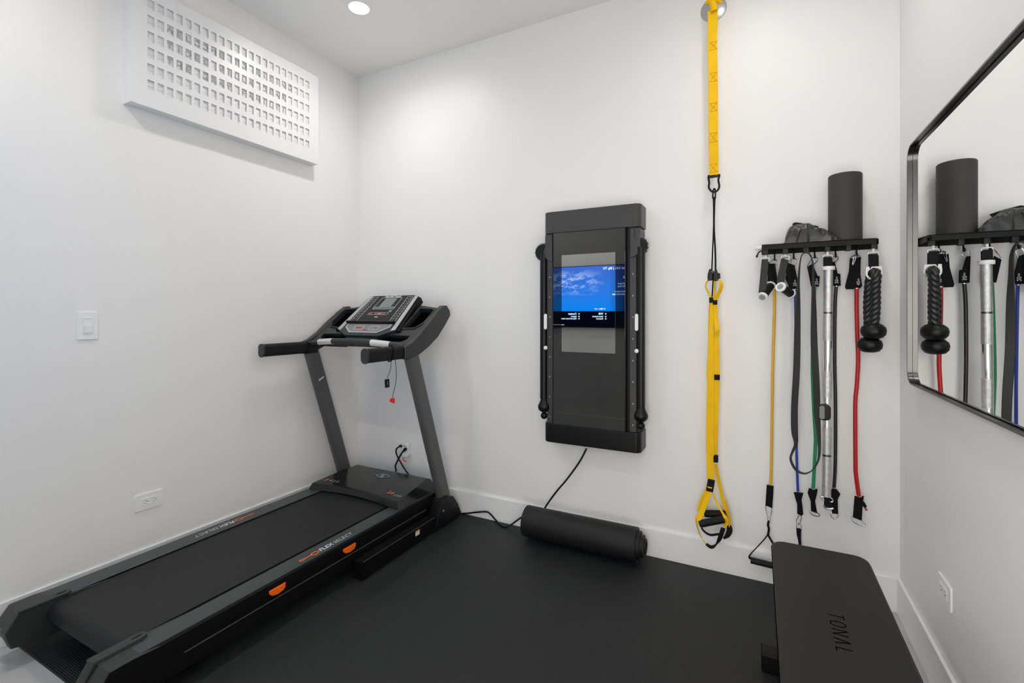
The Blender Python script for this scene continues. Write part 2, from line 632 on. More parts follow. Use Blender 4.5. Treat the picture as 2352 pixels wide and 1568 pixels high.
# thin rails that hold the letter cards in each row
b = NB()
for rr in range(NR):
    v = z_r0 - rr * rowp
    box(b, (SX - 0.0084, SY0 + 0.06, v - ch * 0.10), (SX - 0.0070, SY1 - 0.02, v - ch * 0.05))
build('card_rail', b, M_SIGN, sr)
ROWS = {1: (2, 'WELCOME TO RISING'), 2: (2, 'TIDES VILLA DEAR'), 3: (2, 'THE GRAY FAMILY!')}
for rr, c, u, v in cells:
    if rr in ROWS:
        c0, s = ROWS[rr]
        if 0 <= c - c0 < len(s) and s[c - c0] != ' ':
            b = NB()
            text(b, s[c - c0], ch * 0.9, WL((SX - 0.0062, cy + u, cz + v)), 0.0008)
            build('letter', b, M_LETTER, sr, smooth=False)

# ------------------------------------------------------------------ wall plates
def outlet(name, Mx, label, horizontal=True, w_=0.122, h_=0.077, group=None):
    r = root(name, Mx.translation, label, 'outlet', group)
    b = NB()
    prism(b, rrect(w_, h_, 0.004), Mx, 0.006, 0.0015)
    build('cover_plate', b, M_PLATE, r)
    b = NB()
    prism(b, rrect(0.067, 0.034, 0.002), Mx @ XYZ((0, 0, 0.006)), 0.0022, 0.0006)
    rec = build('receptacle', b, M_PLATE, r)
    b = NB()
    for s in (-1, 1):
        for dy in (-0.006, 0.006):
            box(b, (s * 0.018 - 0.0045, dy - 0.0008, 0.0082), (s * 0.018 + 0.0035, dy + 0.0008, 0.0086), M=Mx)
        lathe(b, [(0, 0.0082), (0.0024, 0.0082), (0.0024, 0.0086), (0, 0.0086)], Mx @ XYZ((s * 0.018 + 0.0095, 0, 0)), 10)
    build('slots', b, M_SLOT, rec)
    return r


outlet('wall_outlet', WL((XL, 1.2535, 0.395)), 'white double outlet on the left wall low beside the treadmill')
outlet('wall_outlet', WR((XR, 2.05, 0.386)), 'white double outlet on the right wall above the baseboard by the bench')
outlet('wall_outlet', WF(onY(1372, 915, 5.2)) @ XYZ((0, 0, 0)), 'white double outlet on the wall behind the camera under the television')
bpy.context.view_layer.update()
o_out = [o for o in COL.objects if o.name.startswith('wall_outlet')][-1]
# move the last one onto the wall behind the camera (found through its mirror image in the glass)
tgt = V((onY(1372, 915, 5.2).x, YF, 0.356))
o_out.location = tgt

# dimmer switch
Mx = WL((XL, 1.016, 1.2475))
r = root('light_switch', Mx.translation, 'white rectangular dimmer switch plate on the left wall', 'switch')
b = NB()
prism(b, rrect(0.072, 0.121, 0.003), Mx, 0.006, 0.0015)
build('cover_plate', b, M_PLATE, r)
b = NB()
plate(b, rrect(0.037, 0.070, 0.001), [rrect(0.033, 0.066, 0.001)], 0.002, Mx @ XYZ((0, 0, 0.0068)))
build('bezel', b, M_PLATE, r)
b = NB()
box(b, (-0.015, -0.031, 0.006), (0.015, 0.0, 0.010), 0.001, M=Mx)
build('paddle', b, M_WPL, r)

# ================================================================== TREADMILL
CXT = -2.143
RO = 0.378          # half width at the rail's outer edge
RI = 0.272          # rail inner edge
tm = root('treadmill', (CXT, 1.6, 0), 'black and grey folding treadmill standing along the left wall', 'treadmill')
# belt
b = NB()
prof = []
r0, zt = 0.042, 0.193
for k in range(9):
    a = math.radians(90 + 180 * k / 8)
    prof.append((0.845 + r0 * math.cos(a), zt - r0 + r0 * math.sin(a)))
prof += [(2.30, zt - 2 * r0), (2.30, zt)]
prism(b, prof, basis((CXT - 0.269, 0, 0), (0, 1, 0), (0, 0, 1), (1, 0, 0)), 0.520)
build('belt', b, M_BELT, tm, angle=50)
# deck frame under the belt, with cross bars and wheels
b = NB()
for s in (-1, 1):
    box(b, (CXT + s * 0.345 - 0.028, 0.80, 0.062), (CXT + s * 0.345 + 0.028, 2.40, 0.13), 0.004)
box(b, (CXT - 0.32, 1.05, 0.075), (CXT + 0.32, 1.10, 0.108), 0.003)
box(b, (CXT - 0.32, 1.75, 0.075), (CXT + 0.32, 1.80, 0.108), 0.003)
build('deck_frame', b, M_TMSIDE, tm)
for s in (-1, 1):
    b = NB()
    cyl(b, (CXT + s * 0.30, 0.98, 0.034), (CXT + s * 0.34, 0.98, 0.034), 0.0265, seg=24)
    box(b, (CXT + s * 0.30, 0.95, 0.034), (CXT + s * 0.34, 1.01, 0.08), 0.003)
    build('rear_foot', b, M_BLK, tm)
for s in (-1, 1):
    # foot rail: flat top, bevelled outside, skirt below
    RI_ = RI + (0.004 if s > 0 else 0)
    sec = [(RI_, 0.150), (RI_, 0.198), (RI_ + 0.004, 0.201), (RO - 0.010, 0.201), (RO, 0.194), (RO + 0.003, 0.165), (RO - 0.002, 0.125), (RO - 0.03, 0.125), (RO - 0.035, 0.185)]
    if s < 0:
        sec = [(-x, z) for x, z in sec][::-1]
    b = NB()
    prism(b, sec, basis((CXT, 0.735, 0), (1, 0, 0), (0, 0, 1), (0, 1, 0)) @ Matrix.Diagonal((1, 1, -1, 1)) @ Matrix.Diagonal((1, 1, -1, 1)), 1.70)
    # give the top and the skirt their own finish
    for f in b.faces:
        c = f.calc_center_median()
        if abs(c.x - CXT) > RO - 0.006 or c.z < 0.188:
            f.material_index = 1
    rail = build('foot_rail', b, [M_RAIL, M_TMSIDE], tm)
    # lettering: a link emblem in orange and the deck's name in white
    b = NB()
    if s > 0:
        P0, P1 = onZ(684, 1288, 0.2013), onZ(780, 1239, 0.2013)
        L = abs(P1.y - P0.y)
        xm = CXT + 0.335
        Mt = basis((xm, P0.y, 0.2013), (0, 1, 0), (-1, 0, 0), (0, 0, 1))
    else:
        P0, P1 = onZ(580, 1177, 0.2013), onZ(477, 1216, 0.2013)
        L = abs(P1.y - P0.y)
        xm = CXT - 0.325
        Mt = basis((xm, P0.y, 0.2013), (0, -1, 0), (1, 0, 0), (0, 0, 1))
    lo = L * 0.46

    def ring(cx, rx, ry, wd):
        o = [(cx + rx * math.cos(2 * math.pi * k / 24), ry * math.sin(2 * math.pi * k / 24)) for k in range(24)]
        i = [(cx + (rx - wd) * math.cos(2 * math.pi * k / 24), (ry - wd) * math.sin(2 * math.pi * k / 24)) for k in range(24)]
        plate(b, o, [i], 0.0008, Mt)
    ring(lo * 0.13, lo * 0.13, 0.009, 0.004)
    box(b, (lo * 0.24, -0.003, -0.0004), (lo * 0.62, 0.003, 0.0004), M=Mt)
    ring(lo * 0.80, lo * 0.20, 0.014, 0.005)
    build('emblem', b, M_OPRINT, rail, smooth=False)
    b = NB()
    text(b, 'FLEX', 0.036, Mt @ XYZ((L * 0.47, 0, 0)), 0.0004, align='LEFT', shear=0.2, bold=0.0006)
    text(b, 'SELECT', 0.036, Mt @ XYZ((L * 0.47 + 0.084, 0, 0)), 0.0004, align='LEFT', shear=0.2, bold=-0.0006)
    build('lettering', b, M_WPRINT, rail, smooth=False)
    # rear end cap: side wall with a slanted back and a finger-shaped tongue over the rail
    xo, xi = (RI - 0.012, RI + 0.030)
    b = NB()
    sp = [(0.728, 0.206), (0.690, 0.146), (0.707, 0.085), (0.80, 0.066), (1.02, 0.085), (1.05, 0.19), (0.87, 0.20), (0.86, 0.206)]
    x0 = CXT + (s * xo if s > 0 else s * xi)
    prism(b, sp, basis((x0, 0, 0), (0, 1, 0), (0, 0, 1), (1, 0, 0)), xi - xo, 0.003)
    tongue = [(0.0, 0.725), (0.040, 0.725), (0.040, 0.865), (0.035, 0.878), (0.020, 0.885), (0.006, 0.880), (0.0, 0.868)]
    M2 = basis((CXT + s * (xo - 0.001), 0, 0.199), (s, 0, 0), (0, 1, 0), (0, 0, s))
    prism(b, tongue, M2 if s > 0 else M2 @ Matrix.Diagonal((1, 1, -1, 1)), 0.011, 0.003)
    cap = build('end_cap', b, M_TM, tm)
    b = NB()
    sp2 = [(0.735, 0.202), (0.698, 0.150), (0.712, 0.09), (0.80, 0.07), (0.95, 0.08), (0.95, 0.19), (0.80, 0.203)]
    x0 = CXT + (xi + 0.001 if s > 0 else -(RO + 0.001))
    prism(b, sp2, basis((x0, 0, 0), (0, 1, 0), (0, 0, 1), (1, 0, 0)), RO - xi, 0.006)
    b.normal_update()
    for f in b.faces:
        if abs(f.normal.x) > 0.7:
            f.material_index = 1
    build('end_cap', b, [M_TM, M_TMSIDE], tm)
    # slot mark on the tongue
    b = NB()
    Ms = basis((CXT + s * (xo + 0.019), 0.853, 0.2105), (1, 0, 0), (0, 1, 0), (0, 0, 1))
    prism(b, rrect(0.006, 0.03, 0.0028), Ms, 0.0006)
    build('slot', b, M_TMSIDE, cap)
    if s < 0:
        b = NB()
        Mq = basis((CXT - 0.292, 0.702, 0.112), (1, 0, 0), (0, -0.25, 0.97), (0, -0.97, -0.25))
        plate(b, rrect(0.020, 0.034, 0.001), [rrect(0.011, 0.022, 0.0008, cx=-0.001)], 0.001, Mq @ XYZ((0, 0, 0.0065)))
        box(b, (-0.004, -0.010, 0.005), (0.004, 0.008, 0.0072), M=Mq)
        build('sticker', b, M_WPRINT, cap, smooth=False)
    # base tube and foot at the front
    b = NB()
    box(b, (CXT + s * 0.415 - 0.028, 1.72, 0.0085), (CXT + s * 0.415 + 0.028, 2.36, 0.098), 0.004)
    box(b, (CXT + s * 0.415 - 0.028, 0.0 + 1.74, 0.0075), (CXT + s * 0.415 + 0.022, 1.78, 0.03), 0.003)
    build('base_tube', b, M_TMSIDE, tm)
    b = NB()
    fp = [(2.30, 0.010), (2.555, 0.010), (2.572, 0.030), (2.535, 0.10), (2.485, 0.162), (2.42, 0.187), (2.375, 0.182), (2.345, 0.13), (2.31, 0.06)]
    x0 = CXT + (0.38 if s > 0 else -0.455)
    prism(b, fp, basis((x0, 0, 0), (0, 1, 0), (0, 0, 1), (1, 0, 0)), 0.075, 0.006)
    foot = build('foot', b, M_BLK, tm)
    b = NB()
    cyl(b, (CXT + s * 0.456, 2.37, 0.112), (CXT + s * 0.461, 2.37, 0.112), 0.007, seg=12)
    build('bolt', b, M_STEEL, foot)
    # uprights, leaning back towards the user
    b = NB()
    lo1, lo2 = V((CXT + s * 0.415, 2.445, 0.13)), V((CXT + s * 0.405, 2.125, 1.09))
    up_dir = (lo2 - lo1).normalized()
    prism(b, rrect(0.046, 0.098, 0.018, 4), basis(lo1, (1, 0, 0), up_dir.cross(V((1, 0, 0))), up_dir), (lo2 - lo1).length)
    upr = build('upright', b, M_UPR, tm)
    if s < 0:
        b = NB()
        q = onX(738, 869, CXT - 0.405 + 0.024)
        Mq = basis(q, (0, 0.82, 0.42), (0, -0.42, 0.82), (1, 0, 0))
        box(b, (-0.022, -0.0045, -0.001), (0.022, 0.0045, 0.001), M=Mq)
        build('sticker', b, M_WPRINT, upr)

# orange cushion clips on the right side, side grooves, sticker
xs = CXT + RO + 0.003
for (a0, a1, c0, c1) in (((618, 1357), (655, 1337), (655, 1346), (626, 1367)), ((788, 1261), (816, 1244), (817, 1253), (796, 1268))):
    q = [onX(*p, xs) for p in (a0, a1, c0, c1)]
    y0, y1 = q[0].y, q[1].y
    zt0 = 0.176
    b = NB()
    hh, ww = 0.030, (y1 - y0)
    poly = [(0, 0), (ww, 0), (ww - 0.002, -hh * 0.35), (ww, -hh * 0.5), (ww * 0.85, -hh * 0.85), (ww * 0.5, -hh), (ww * 0.15, -hh * 0.8), (0, -hh * 0.4)]
    prism(b, poly, basis((xs - 0.004, y0, q[0].z - 0.001), (0, 1, 0), (0, 0, 1), (1, 0, 0)), 0.010, 0.003)
    build('cushion_clip', b, M_ORANGE, tm)
b = NB()
box(b, (xs - 0.006, 0.95, 0.1275), (xs + 0.0005, 2.30, 0.1298))
box(b, (CXT + 0.4425, 1.73, 0.0940), (CXT + 0.4440, 2.30, 0.0965))
build('side_trim', b, M_UPR, tm)
b = NB()
q = onX(959, 1213, CXT + 0.4435)
box(b, (CXT + 0.443, q.y - 0.018, 0.056), (CXT + 0.4442, q.y + 0.018, 0.074))
st = build('warning_sticker', b, M_WPRINT, tm)
b = NB()
box(b, (CXT + 0.443, q.y - 0.018, 0.074), (CXT + 0.4442, q.y + 0.018, 0.083))
build('sticker_band', b, M_YSTK, st)

# motor hood
b = NB()
NU = 17
rows = []
for i in range(NU):
    u = -1 + 2 * i / (NU - 1)
    arch = 0.055 * (1 - u * u)
    x = CXT + u * 0.352
    e = 1 - abs(u)
    side = 0.0 if abs(u) > 0.99 else 1.0
    tip = 0.0
    yn = 2.075 + arch
    rows.append([
        V((x, yn - 0.006, 0.2025)),
        V((CXT + u * 0.345, yn + 0.004, 0.236 if side else 0.207)),
        V((CXT + u * 0.340, yn + 0.016, 0.241 if side else 0.209)),
        V((CXT + u * 0.335, 2.25 + arch * 0.5, 0.254 if side else 0.214)),
        V((CXT + u * 0.325, 2.425, 0.266 if side else 0.222)),
        V((CXT + u * 0.325, 2.450, 0.256 if side else 0.215)),
        V((x, 2.475, 0.10)),
    ])
# outermost column: drop the flanks
for i in (0, NU - 1):
    s = -1 if i == 0 else 1
    for k in range(7):
        p = rows[i][k]
        rows[i][k] = V((CXT + s * 0.358, p.y, min(p.z, 0.2035 if k < 6 else 0.1)))
for i in (1, NU - 2):
    s = -1 if i == 1 else 1
    xs_ = [0.352, 0.345, 0.338, 0.322, 0.300, 0.300, 0.34]
    for k in range(7):
        p = rows[i][k]
        rows[i][k] = V((CXT + s * xs_[k], p.y, p.z))
g = [[b.verts.new(p) for p in row] for row in rows]
for i in range(NU - 1):
    for k in range(6):
        b.faces.new((g[i][k], g[i + 1][k], g[i + 1][k + 1], g[i][k + 1]))
hood = build('motor_hood', b, M_HOOD, tm, angle=22)


def hood_pt(px, py):
    # plane of the hood's top: z = 0.241 + (y-2.10)*0.0775
    d = ray(px, py)
    t = (0.2415 - 2.10 * 0.0775 - EYE) / (d.z - 0.0775 * d.y)
    return V((d.x * t, d.y * t, EYE + d.z * t))


hn = V((0, -0.0775, 1)).normalized()
hu = V((0, 1, 0.0775)).normalized()


def hood_M(px, py, rot=0):
    m = basis(hood_pt(px, py) + hn * 0.0012, (1, 0, 0), hu, hn)
    return m @ Matrix.Rotation(rot, 4, 'Z')


b = NB()
text(b, 'T', 0.042, hood_M(748, 1103), 0.0004, bold=0.001, shear=0.2)
build('orange_letter', b, M_OPRINT, hood, smooth=False)
b = NB()
text(b, '2.6', 0.036, hood_M(897, 1132), 0.0004, bold=0.0008, shear=0.2)
build('orange_lettering', b, M_OPRINT, hood, smooth=False)
b = NB()
text(b, '6.5 S', 0.036, hood_M(767, 1105), 0.0004, bold=0.0006, shear=0.2)
build('model_lettering', b, M_GPRINT, hood, smooth=False)
b = NB()
text(b, 'CHP', 0.028, hood_M(912, 1139), 0.0004, shear=0.2)
build('white_lettering', b, M_GPRINT, hood, smooth=False)
b = NB()
Mh = hood_M(879, 1093)
o = [(0.048 * math.cos(2 * math.pi * k / 32), 0.027 * math.sin(2 * math.pi * k / 32)) for k in range(32)]
i_ = [(0.042 * math.cos(2 * math.pi * k / 32), 0.022 * math.sin(2 * math.pi * k / 32)) for k in range(32)]
plate(b, o, [i_], 0.0008, Mh)
for q in ([(-0.075, 0.0), (-0.045, 0.003), (-0.045, -0.003)], [(0.075, 0.0), (0.045, 0.003), (0.045, -0.003)],
          [(-0.020, -0.020), (-0.010, -0.020), (-0.004, 0.021), (-0.014, 0.021)],
          [(-0.012, 0.020), (-0.004, 0.020), (0.010, -0.020), (0.002, -0.020)],
          [(0.004, -0.020), (0.013, -0.020), (0.019, 0.019), (0.010, 0.019)]):
    prism(b, q, Mh, 0.0008)
build('emblem', b, M_GPRINT, hood, smooth=False)
b = NB()
box(b, (CXT - 0.30, 2.12, 0.07), (CXT + 0.30, 2.46, 0.198), 0.01)
build('motor_housing', b, M_TMSIDE, tm)

# ---- console
TH = math.radians(36.3)
e2 = V((0, math.cos(TH), math.sin(TH)))
en = V((0, -math.sin(TH), math.cos(TH)))
CO = V((CXT, 2.13, 1.128))
MC = basis(CO, (1, 0, 0), e2, en)
b = NB()
outer = [(-0.385, -0.005), (-0.20, -0.012), (0.20, -0.012), (0.385, -0.005), (0.405, 0.05), (0.405, 0.31), (0.385, 0.352), (0.27, 0.375), (0.15, 0.385), (-0.15, 0.385), (-0.27, 0.375), (-0.385, 0.352), (-0.405, 0.31), (-0.405, 0.05)]
hol = []
for s in (-1, 1):
    q = [(s * 0.262, 0.135), (s * 0.345, 0.145), (s * 0.378, 0.20), (s * 0.378, 0.315), (s * 0.36, 0.33), (s * 0.262, 0.335)]
    hol.append(q)
    hol.append([(s * 0.13, 0.020), (s * 0.32, 0.018), (s * 0.352, 0.045), (s * 0.35, 0.072), (s * 0.13, 0.078)])
plate(b, outer, hol, 0.030, MC @ XYZ((0, 0, -0.012)), 0.006)
body = build('console_tray', b, M_TM, tm, angle=40)
for s in (-1, 1):
    # accessory bin sunk into the tray
    b = NB()
    a0, a1 = sorted((s * 0.255, s * 0.385))
    box(b, (a0, 0.125, -0.085), (a1, 0.345, -0.080), M=MC)
    box(b, (a0, 0.125, -0.082), (a0 + 0.006, 0.345, -0.026), M=MC)
    box(b, (a1 - 0.006, 0.125, -0.082), (a1, 0.345, -0.026), M=MC)
    box(b, (a0, 0.125, -0.082), (a1, 0.131, -0.026), M=MC)
    box(b, (a0, 0.339, -0.082), (a1, 0.345, -0.026), M=MC)
    build('bin', b, M_TMSIDE, body)
    b = NB()
    a0, a1 = sorted((s * 0.125, s * 0.357))
    box(b, (a0, 0.012, -0.050), (a1, 0.090, -0.045), M=MC)
    box(b, (a0, 0.012, -0.050), (a0 + 0.005, 0.090, -0.024), M=MC)
    box(b, (a1 - 0.005, 0.012, -0.050), (a1, 0.090, -0.024), M=MC)
    box(b, (a0, 0.085, -0.050), (a1, 0.090, -0.024), M=MC)
    box(b, (a0, 0.010, -0.050), (a1, 0.015, -0.024), M=MC)
    build('slot_liner', b, M_TMSIDE, body)
    # raised rim round the bin
    b = NB()
    inn = hol[0] if s < 0 else hol[2]
    cxm = sum(p[0] for p in inn) / len(inn)
    cym = sum(p[1] for p in inn) / len(inn)
    outr = [(cxm + (p[0] - cxm) * 1.16, cym + (p[1] - cym) * 1.10) for p in inn]
    plate(b, outr, [inn], 0.010, MC @ XYZ((0, 0, 0.005)), 0.003)
    build('bin_rim', b, M_TM, body)
    # deep curved side shell
    b = NB()
    shp = [(2.055, 1.118), (2.12, 1.140), (2.19, 1.182), (2.28, 1.250), (2.36, 1.312), (2.42, 1.350), (2.452, 1.352), (2.486, 1.318), (2.490, 1.290), (2.44, 1.235), (2.36, 1.160), (2.27, 1.106), (2.19, 1.070), (2.11, 1.048), (2.06, 1.050)]
    x0 = CXT + (0.388 if s > 0 else -0.430)
    prism(b, shp, basis((x0, 0, 0), (0, 1, 0), (0, 0, 1), (1, 0, 0)), 0.042, 0.008, seg=3)
    build('side_shell', b, M_TM, tm, angle=30)
    # handlebar with end cap
    b = NB()
    xh = CXT + s * 0.398
    Mh = basis((xh, 1.79, 1.085), (1, 0, 0), (0, 0, 1), (0, -1, 0))
    prism(b, rrect(0.046, 0.074, 0.022, 6), basis((xh, 2.14, 1.088), (1, 0, 0), (0, 0, 1), (0, -1, 0)), 0.35)
    hb = build('handlebar', b, M_FOAM, tm)
    b = NB()
    prism(b, rrect(0.050, 0.079, 0.024, 6), basis((xh, 1.790, 1.088), (1, 0, 0), (0, 0, 1), (0, -1, 0)), 0.010, 0.003)
    build('end_plug', b, M_TM, hb)
    b = NB()
    prism(b, rrect(0.058, 0.086, 0.026, 6), basis((xh, 2.16, 1.088), (1, 0, 0), (0, 0, 1), (0, -1, 0)), 0.075, 0.004)
    build('collar', b, M_BLK, hb)
# front crossbar with pulse grips
cb = [V((CXT - 0.385, 2.115, 1.112)), V((CXT - 0.30, 2.10, 1.122)), V((CXT - 0.15, 2.085, 1.134)), V((CXT, 2.075, 1.137)), V((CXT + 0.15, 2.085, 1.134)), V((CXT + 0.30, 2.10, 1.122)), V((CXT + 0.385, 2.115, 1.112))]
b = NB()
tube(b, cb, 0.0175, 14, sm=5)
box(b, (CXT + 0.0, 2.066, 1.108), (CXT + 0.014, 2.085, 1.125), 0.002)
bar = build('crossbar', b, M_TM, tm)
b = NB()
box(b, (CXT - 0.13, 2.085, 1.125), (CXT + 0.13, 2.175, 1.150), 0.008)
build('crossbar_bridge', b, M_TM, tm)
for s in (-1, 1):
    b = NB()
    pp = [V((CXT + s * x, 2.075 + 0.030 * (x / 0.385) ** 2 + 0.007, 1.137 - 0.024 * (x / 0.385) ** 2)) for x in (0.155, 0.20, 0.245, 0.285)]
    tube(b, pp, 0.0192, 14, sm=3)
    build('pulse_sensor', b, M_SENS, bar)

# display panel: sits proud of the tray
s0, s1 = 0.045, 0.445
PB = [(-0.235, 0.098), (-0.135, s0), (0.135, s0), (0.235, 0.098), (0.205, s1 - 0.012), (0.18, s1), (-0.18, s1), (-0.205, s1 - 0.012)]
b = NB()
M3 = MC @ Matrix.Rotation(math.radians(3.2), 4, 'X')
prism(b, PB, M3 @ XYZ((0, 0, -0.02)), 0.036, 0.006)
pan = build('console_panel', b, M_TM, tm)
zt = 0.0165
for s in (-1, 1):
    b = NB()
    q = [(s * 0.236, 0.100), (s * 0.205, 0.090), (s * 0.178, s1 - 0.010), (s * 0.205, s1 - 0.012)]
    prism(b, q if s > 0 else q[::-1], M3 @ XYZ((0, 0, zt - 0.002)), 0.0045, 0.001)
    build('silver_strip', b, M_SILV, pan)
    b = NB()
    q = [(s * 0.262, 0.100), (s * 0.238, 0.095), (s * 0.207, s1 - 0.014), (s * 0.226, s1 - 0.022)]
    prism(b, q if s > 0 else q[::-1], M3 @ XYZ((0, 0, -0.03)), 0.040, 0.003)
    build('side_trim', b, M_TMSIDE, pan)
b = NB()
face = [(-0.195, 0.155), (0.195, 0.155), (0.170, s1 - 0.006), (-0.170, s1 - 0.006)]
prism(b, face, M3 @ XYZ((0, 0, zt - 0.001)), 0.002)
fp = build('control_face', b, M_BLK, pan)
# white outlines of the key columns and inner frame
def line(b, p, q, wd=0.0022, z=zt + 0.0012, M=M3):
    p, q = V((*p, 0)), V((*q, 0))
    d = (q - p)
    L = d.length
    d.normalize()
    n = V((-d.y, d.x, 0))
    m = M @ basis(p + V((0, 0, z)), d, n, (0, 0, 1))
    box(b, (0, -wd / 2, 0), (L, wd / 2, 0.0006), M=m)


b = NB()
for s in (-1, 1):
    # column of ten keys leaning with the panel side
    def cx(v, e):
        return s * ((0.182 - 0.05 * (v - 0.155)) - e)
    va, vb = 0.178, 0.425
    line(b, (cx(va, 0.0), va), (cx(vb, 0.0), vb))
    line(b, (cx(va, 0.045), va), (cx(vb, 0.042), vb))
    for k in range(11):
        v = va + (vb - va) * k / 10
        line(b, (cx(v, 0.0), v), (cx(v, 0.045), v), 0.0012)
line(b, (-0.125, 0.175), (0.125, 0.175))
for s in (-1, 1):
    line(b, (s * 0.088, 0.300), (s * 0.085, 0.415))
line(b, (-0.088, 0.300), (0.088, 0.300), 0.004)
line(b, (-0.088, 0.316), (0.088, 0.316), 0.004)
line(b, (-0.085, 0.415), (0.085, 0.415))
# middle control strip
for v in (0.240, 0.262):
    line(b, (-0.085, v), (0.075, v), 0.0014)
for k in range(7):
    x = -0.085 + 0.16 * k / 6
    line(b, (x, 0.240), (x, 0.262), 0.0014)
box(b, (-0.012, 0.214, zt + 0.001), (0.014, 0.221, zt + 0.0018), M=M3)
text(b, 'NordicTrack', 0.026, M3 @ XYZ((0, 0.428, zt + 0.0012)), 0.0004, bold=0.0006)
for s in (-1, 1):
    for k in range(10):
        v = 0.178 + 0.247 * (k + 0.5) / 10
        box(b, (s * 0.155 - 0.003, v - 0.001, zt + 0.001), (s * 0.155 + 0.004, v + 0.0014, zt + 0.0016), M=M3)
build('white_print', b, M_WPRINT, fp, smooth=False)
b = NB()
box(b, (-0.050, 0.322, zt), (0.050, 0.408, zt + 0.0016), M=M3)
build('display_screen', b, M_LCD, fp)
for x, y0, y1, hw in ((-0.074, 0.244, 0.258, 0.009), (-0.020, 0.244, 0.258, 0.009), (0.033, 0.244, 0.258, 0.009), (-0.140, 0.174, 0.180, 0.010)):
    b = NB()
    box(b, (x - hw, y0, zt + 0.0008), (x + hw, y1, zt + 0.0014), M=M3)
    build('red_key', b, M_REDP, fp)
b = NB()
box(b, (-0.002, 0.244, zt + 0.0008), (0.014, 0.258, zt + 0.0014), M=M3)
build('orange_key', b, M_OPRINT, fp)
b = NB()
box(b, (0.066, 0.268, zt + 0.0008), (0.088, 0.286, zt + 0.0014), M=M3)
build('blue_mark', b, M_CYAN, fp)
# lower start/stop panel
b = NB()
low = [(-0.185, 0.150), (-0.185, 0.118), (-0.115, 0.066), (0.115, 0.066), (0.185, 0.118), (0.185, 0.150)]
prism(b, low, M3 @ XYZ((0, 0, zt - 0.001)), 0.004, 0.001)
lp = build('start_panel', b, M_CONS, pan)
b = NB()
zz = zt + 0.0032
lw = [(-0.176, 0.146), (-0.176, 0.120), (-0.110, 0.073), (0.110, 0.073), (0.176, 0.120), (0.176, 0.146)]
for p, q in zip(lw[:-1], lw[1:]):
    line(b, p, q, 0.004, zz)
for cx_ in (-0.062, 0.062):
    for p, q in (((-.036, -.016), (.036, -.016)), ((.036, -.016), (.036, .016)), ((.036, .016), (-.036, .016)), ((-.036, .016), (-.036, -.016))):
        line(b, (cx_ + p[0], 0.112 + p[1]), (cx_ + q[0], 0.112 + q[1]), 0.002, zz)
build('white_outline', b, M_WPRINT, lp, smooth=False)
b = NB()
box(b, (-0.086, 0.105, zz), (-0.038, 0.118, zz + 0.0005), M=M3)
box(b, (0.070, 0.106, zz), (0.082, 0.118, zz + 0.0005), M=M3)
box(b, (-0.018, 0.088, zz), (0.020, 0.096, zz + 0.0005), M=M3)
build('red_keys', b, M_REDP, lp)
b = NB()
box(b, (-0.008, 0.104, zz), (0.014, 0.113, zz + 0.0005), M=M3)
build('blue_mark', b, M_CYAN, lp)
b = NB()
cyl(b, M3 @ V((-0.198, 0.160, zt + 0.010)), M3 @ V((0.190, 0.160, zt + 0.010)), 0.0085, seg=12)
box(b, (-0.195, 0.152, zt), (0.188, 0.170, zt + 0.010), 0.002, M=M3)
build('book_ledge', b, M_BLK, pan)

# power cord of the treadmill, plugged in at the back wall
YW = YB - 0.03
b = NB()
c1 = [onY(896, 1106, 2.52), onY(909, 1083, 2.57), onY(908, 1070, 2.58), onY(913, 1058, 2.59), onY(920, 1045, 2.585), onY(926, 1036, 2.575)]
tube(b, c1, 0.0055, 8, sm=6)
q = onY(930, 1032, 2.568)
tube(b, [q + V((-0.012, 0, -0.016)), q, q + V((0.012, 0.0, 0.006))], [0.006, 0.011, 0.009], 10, sm=3)
build('power_cord', b, M_BLK, tm)
b = NB()
q = onY(926, 1052, 2.575)
ribbon(b, [q, q + V((0.004, -0.004, -0.018)), q + V((0.022, -0.006, -0.026)), q + V((0.034, -0.004, -0.024))], 0.010, (0.2, 0.9, 0.4), 0.0015)
build('cord_tag', b, M_WPRINT, tm)
b = NB()
ribbon(b, [q + V((0.0, -0.003, 0.006)), q + V((0.004, -0.006, -0.008)), q + V((0.016, -0.008, -0.015)), q + V((0.034, -0.008, -0.017))], 0.005, (0.2, 0.9, 0.4), 0.003)
build('cord_tie', b, M_RED, tm)

# outlet and plug adapter behind the treadmill
Mo = WB((-2.195, YB, 0.362))
outlet('wall_outlet', Mo, 'white outlet on the back wall behind the treadmill with plugs in it')
ad = root('plug_adapter', (-2.150, YB - 0.009, 0.362), 'white rounded plug adapter on the back wall outlet behind the treadmill', 'adapter')
b = NB()
prism(b, rrect(0.052, 0.092, 0.02, 6), WB((-2.155, YB - 0.0088, 0.362)), 0.034, 0.006)
build('adapter_body', b, M_WPL, ad)
b = NB()
box(b, (-2.166, YB - 0.0437, 0.388), (-2.144, YB - 0.0428, 0.392))
build('socket_slot', b, M_SLOT, ad)

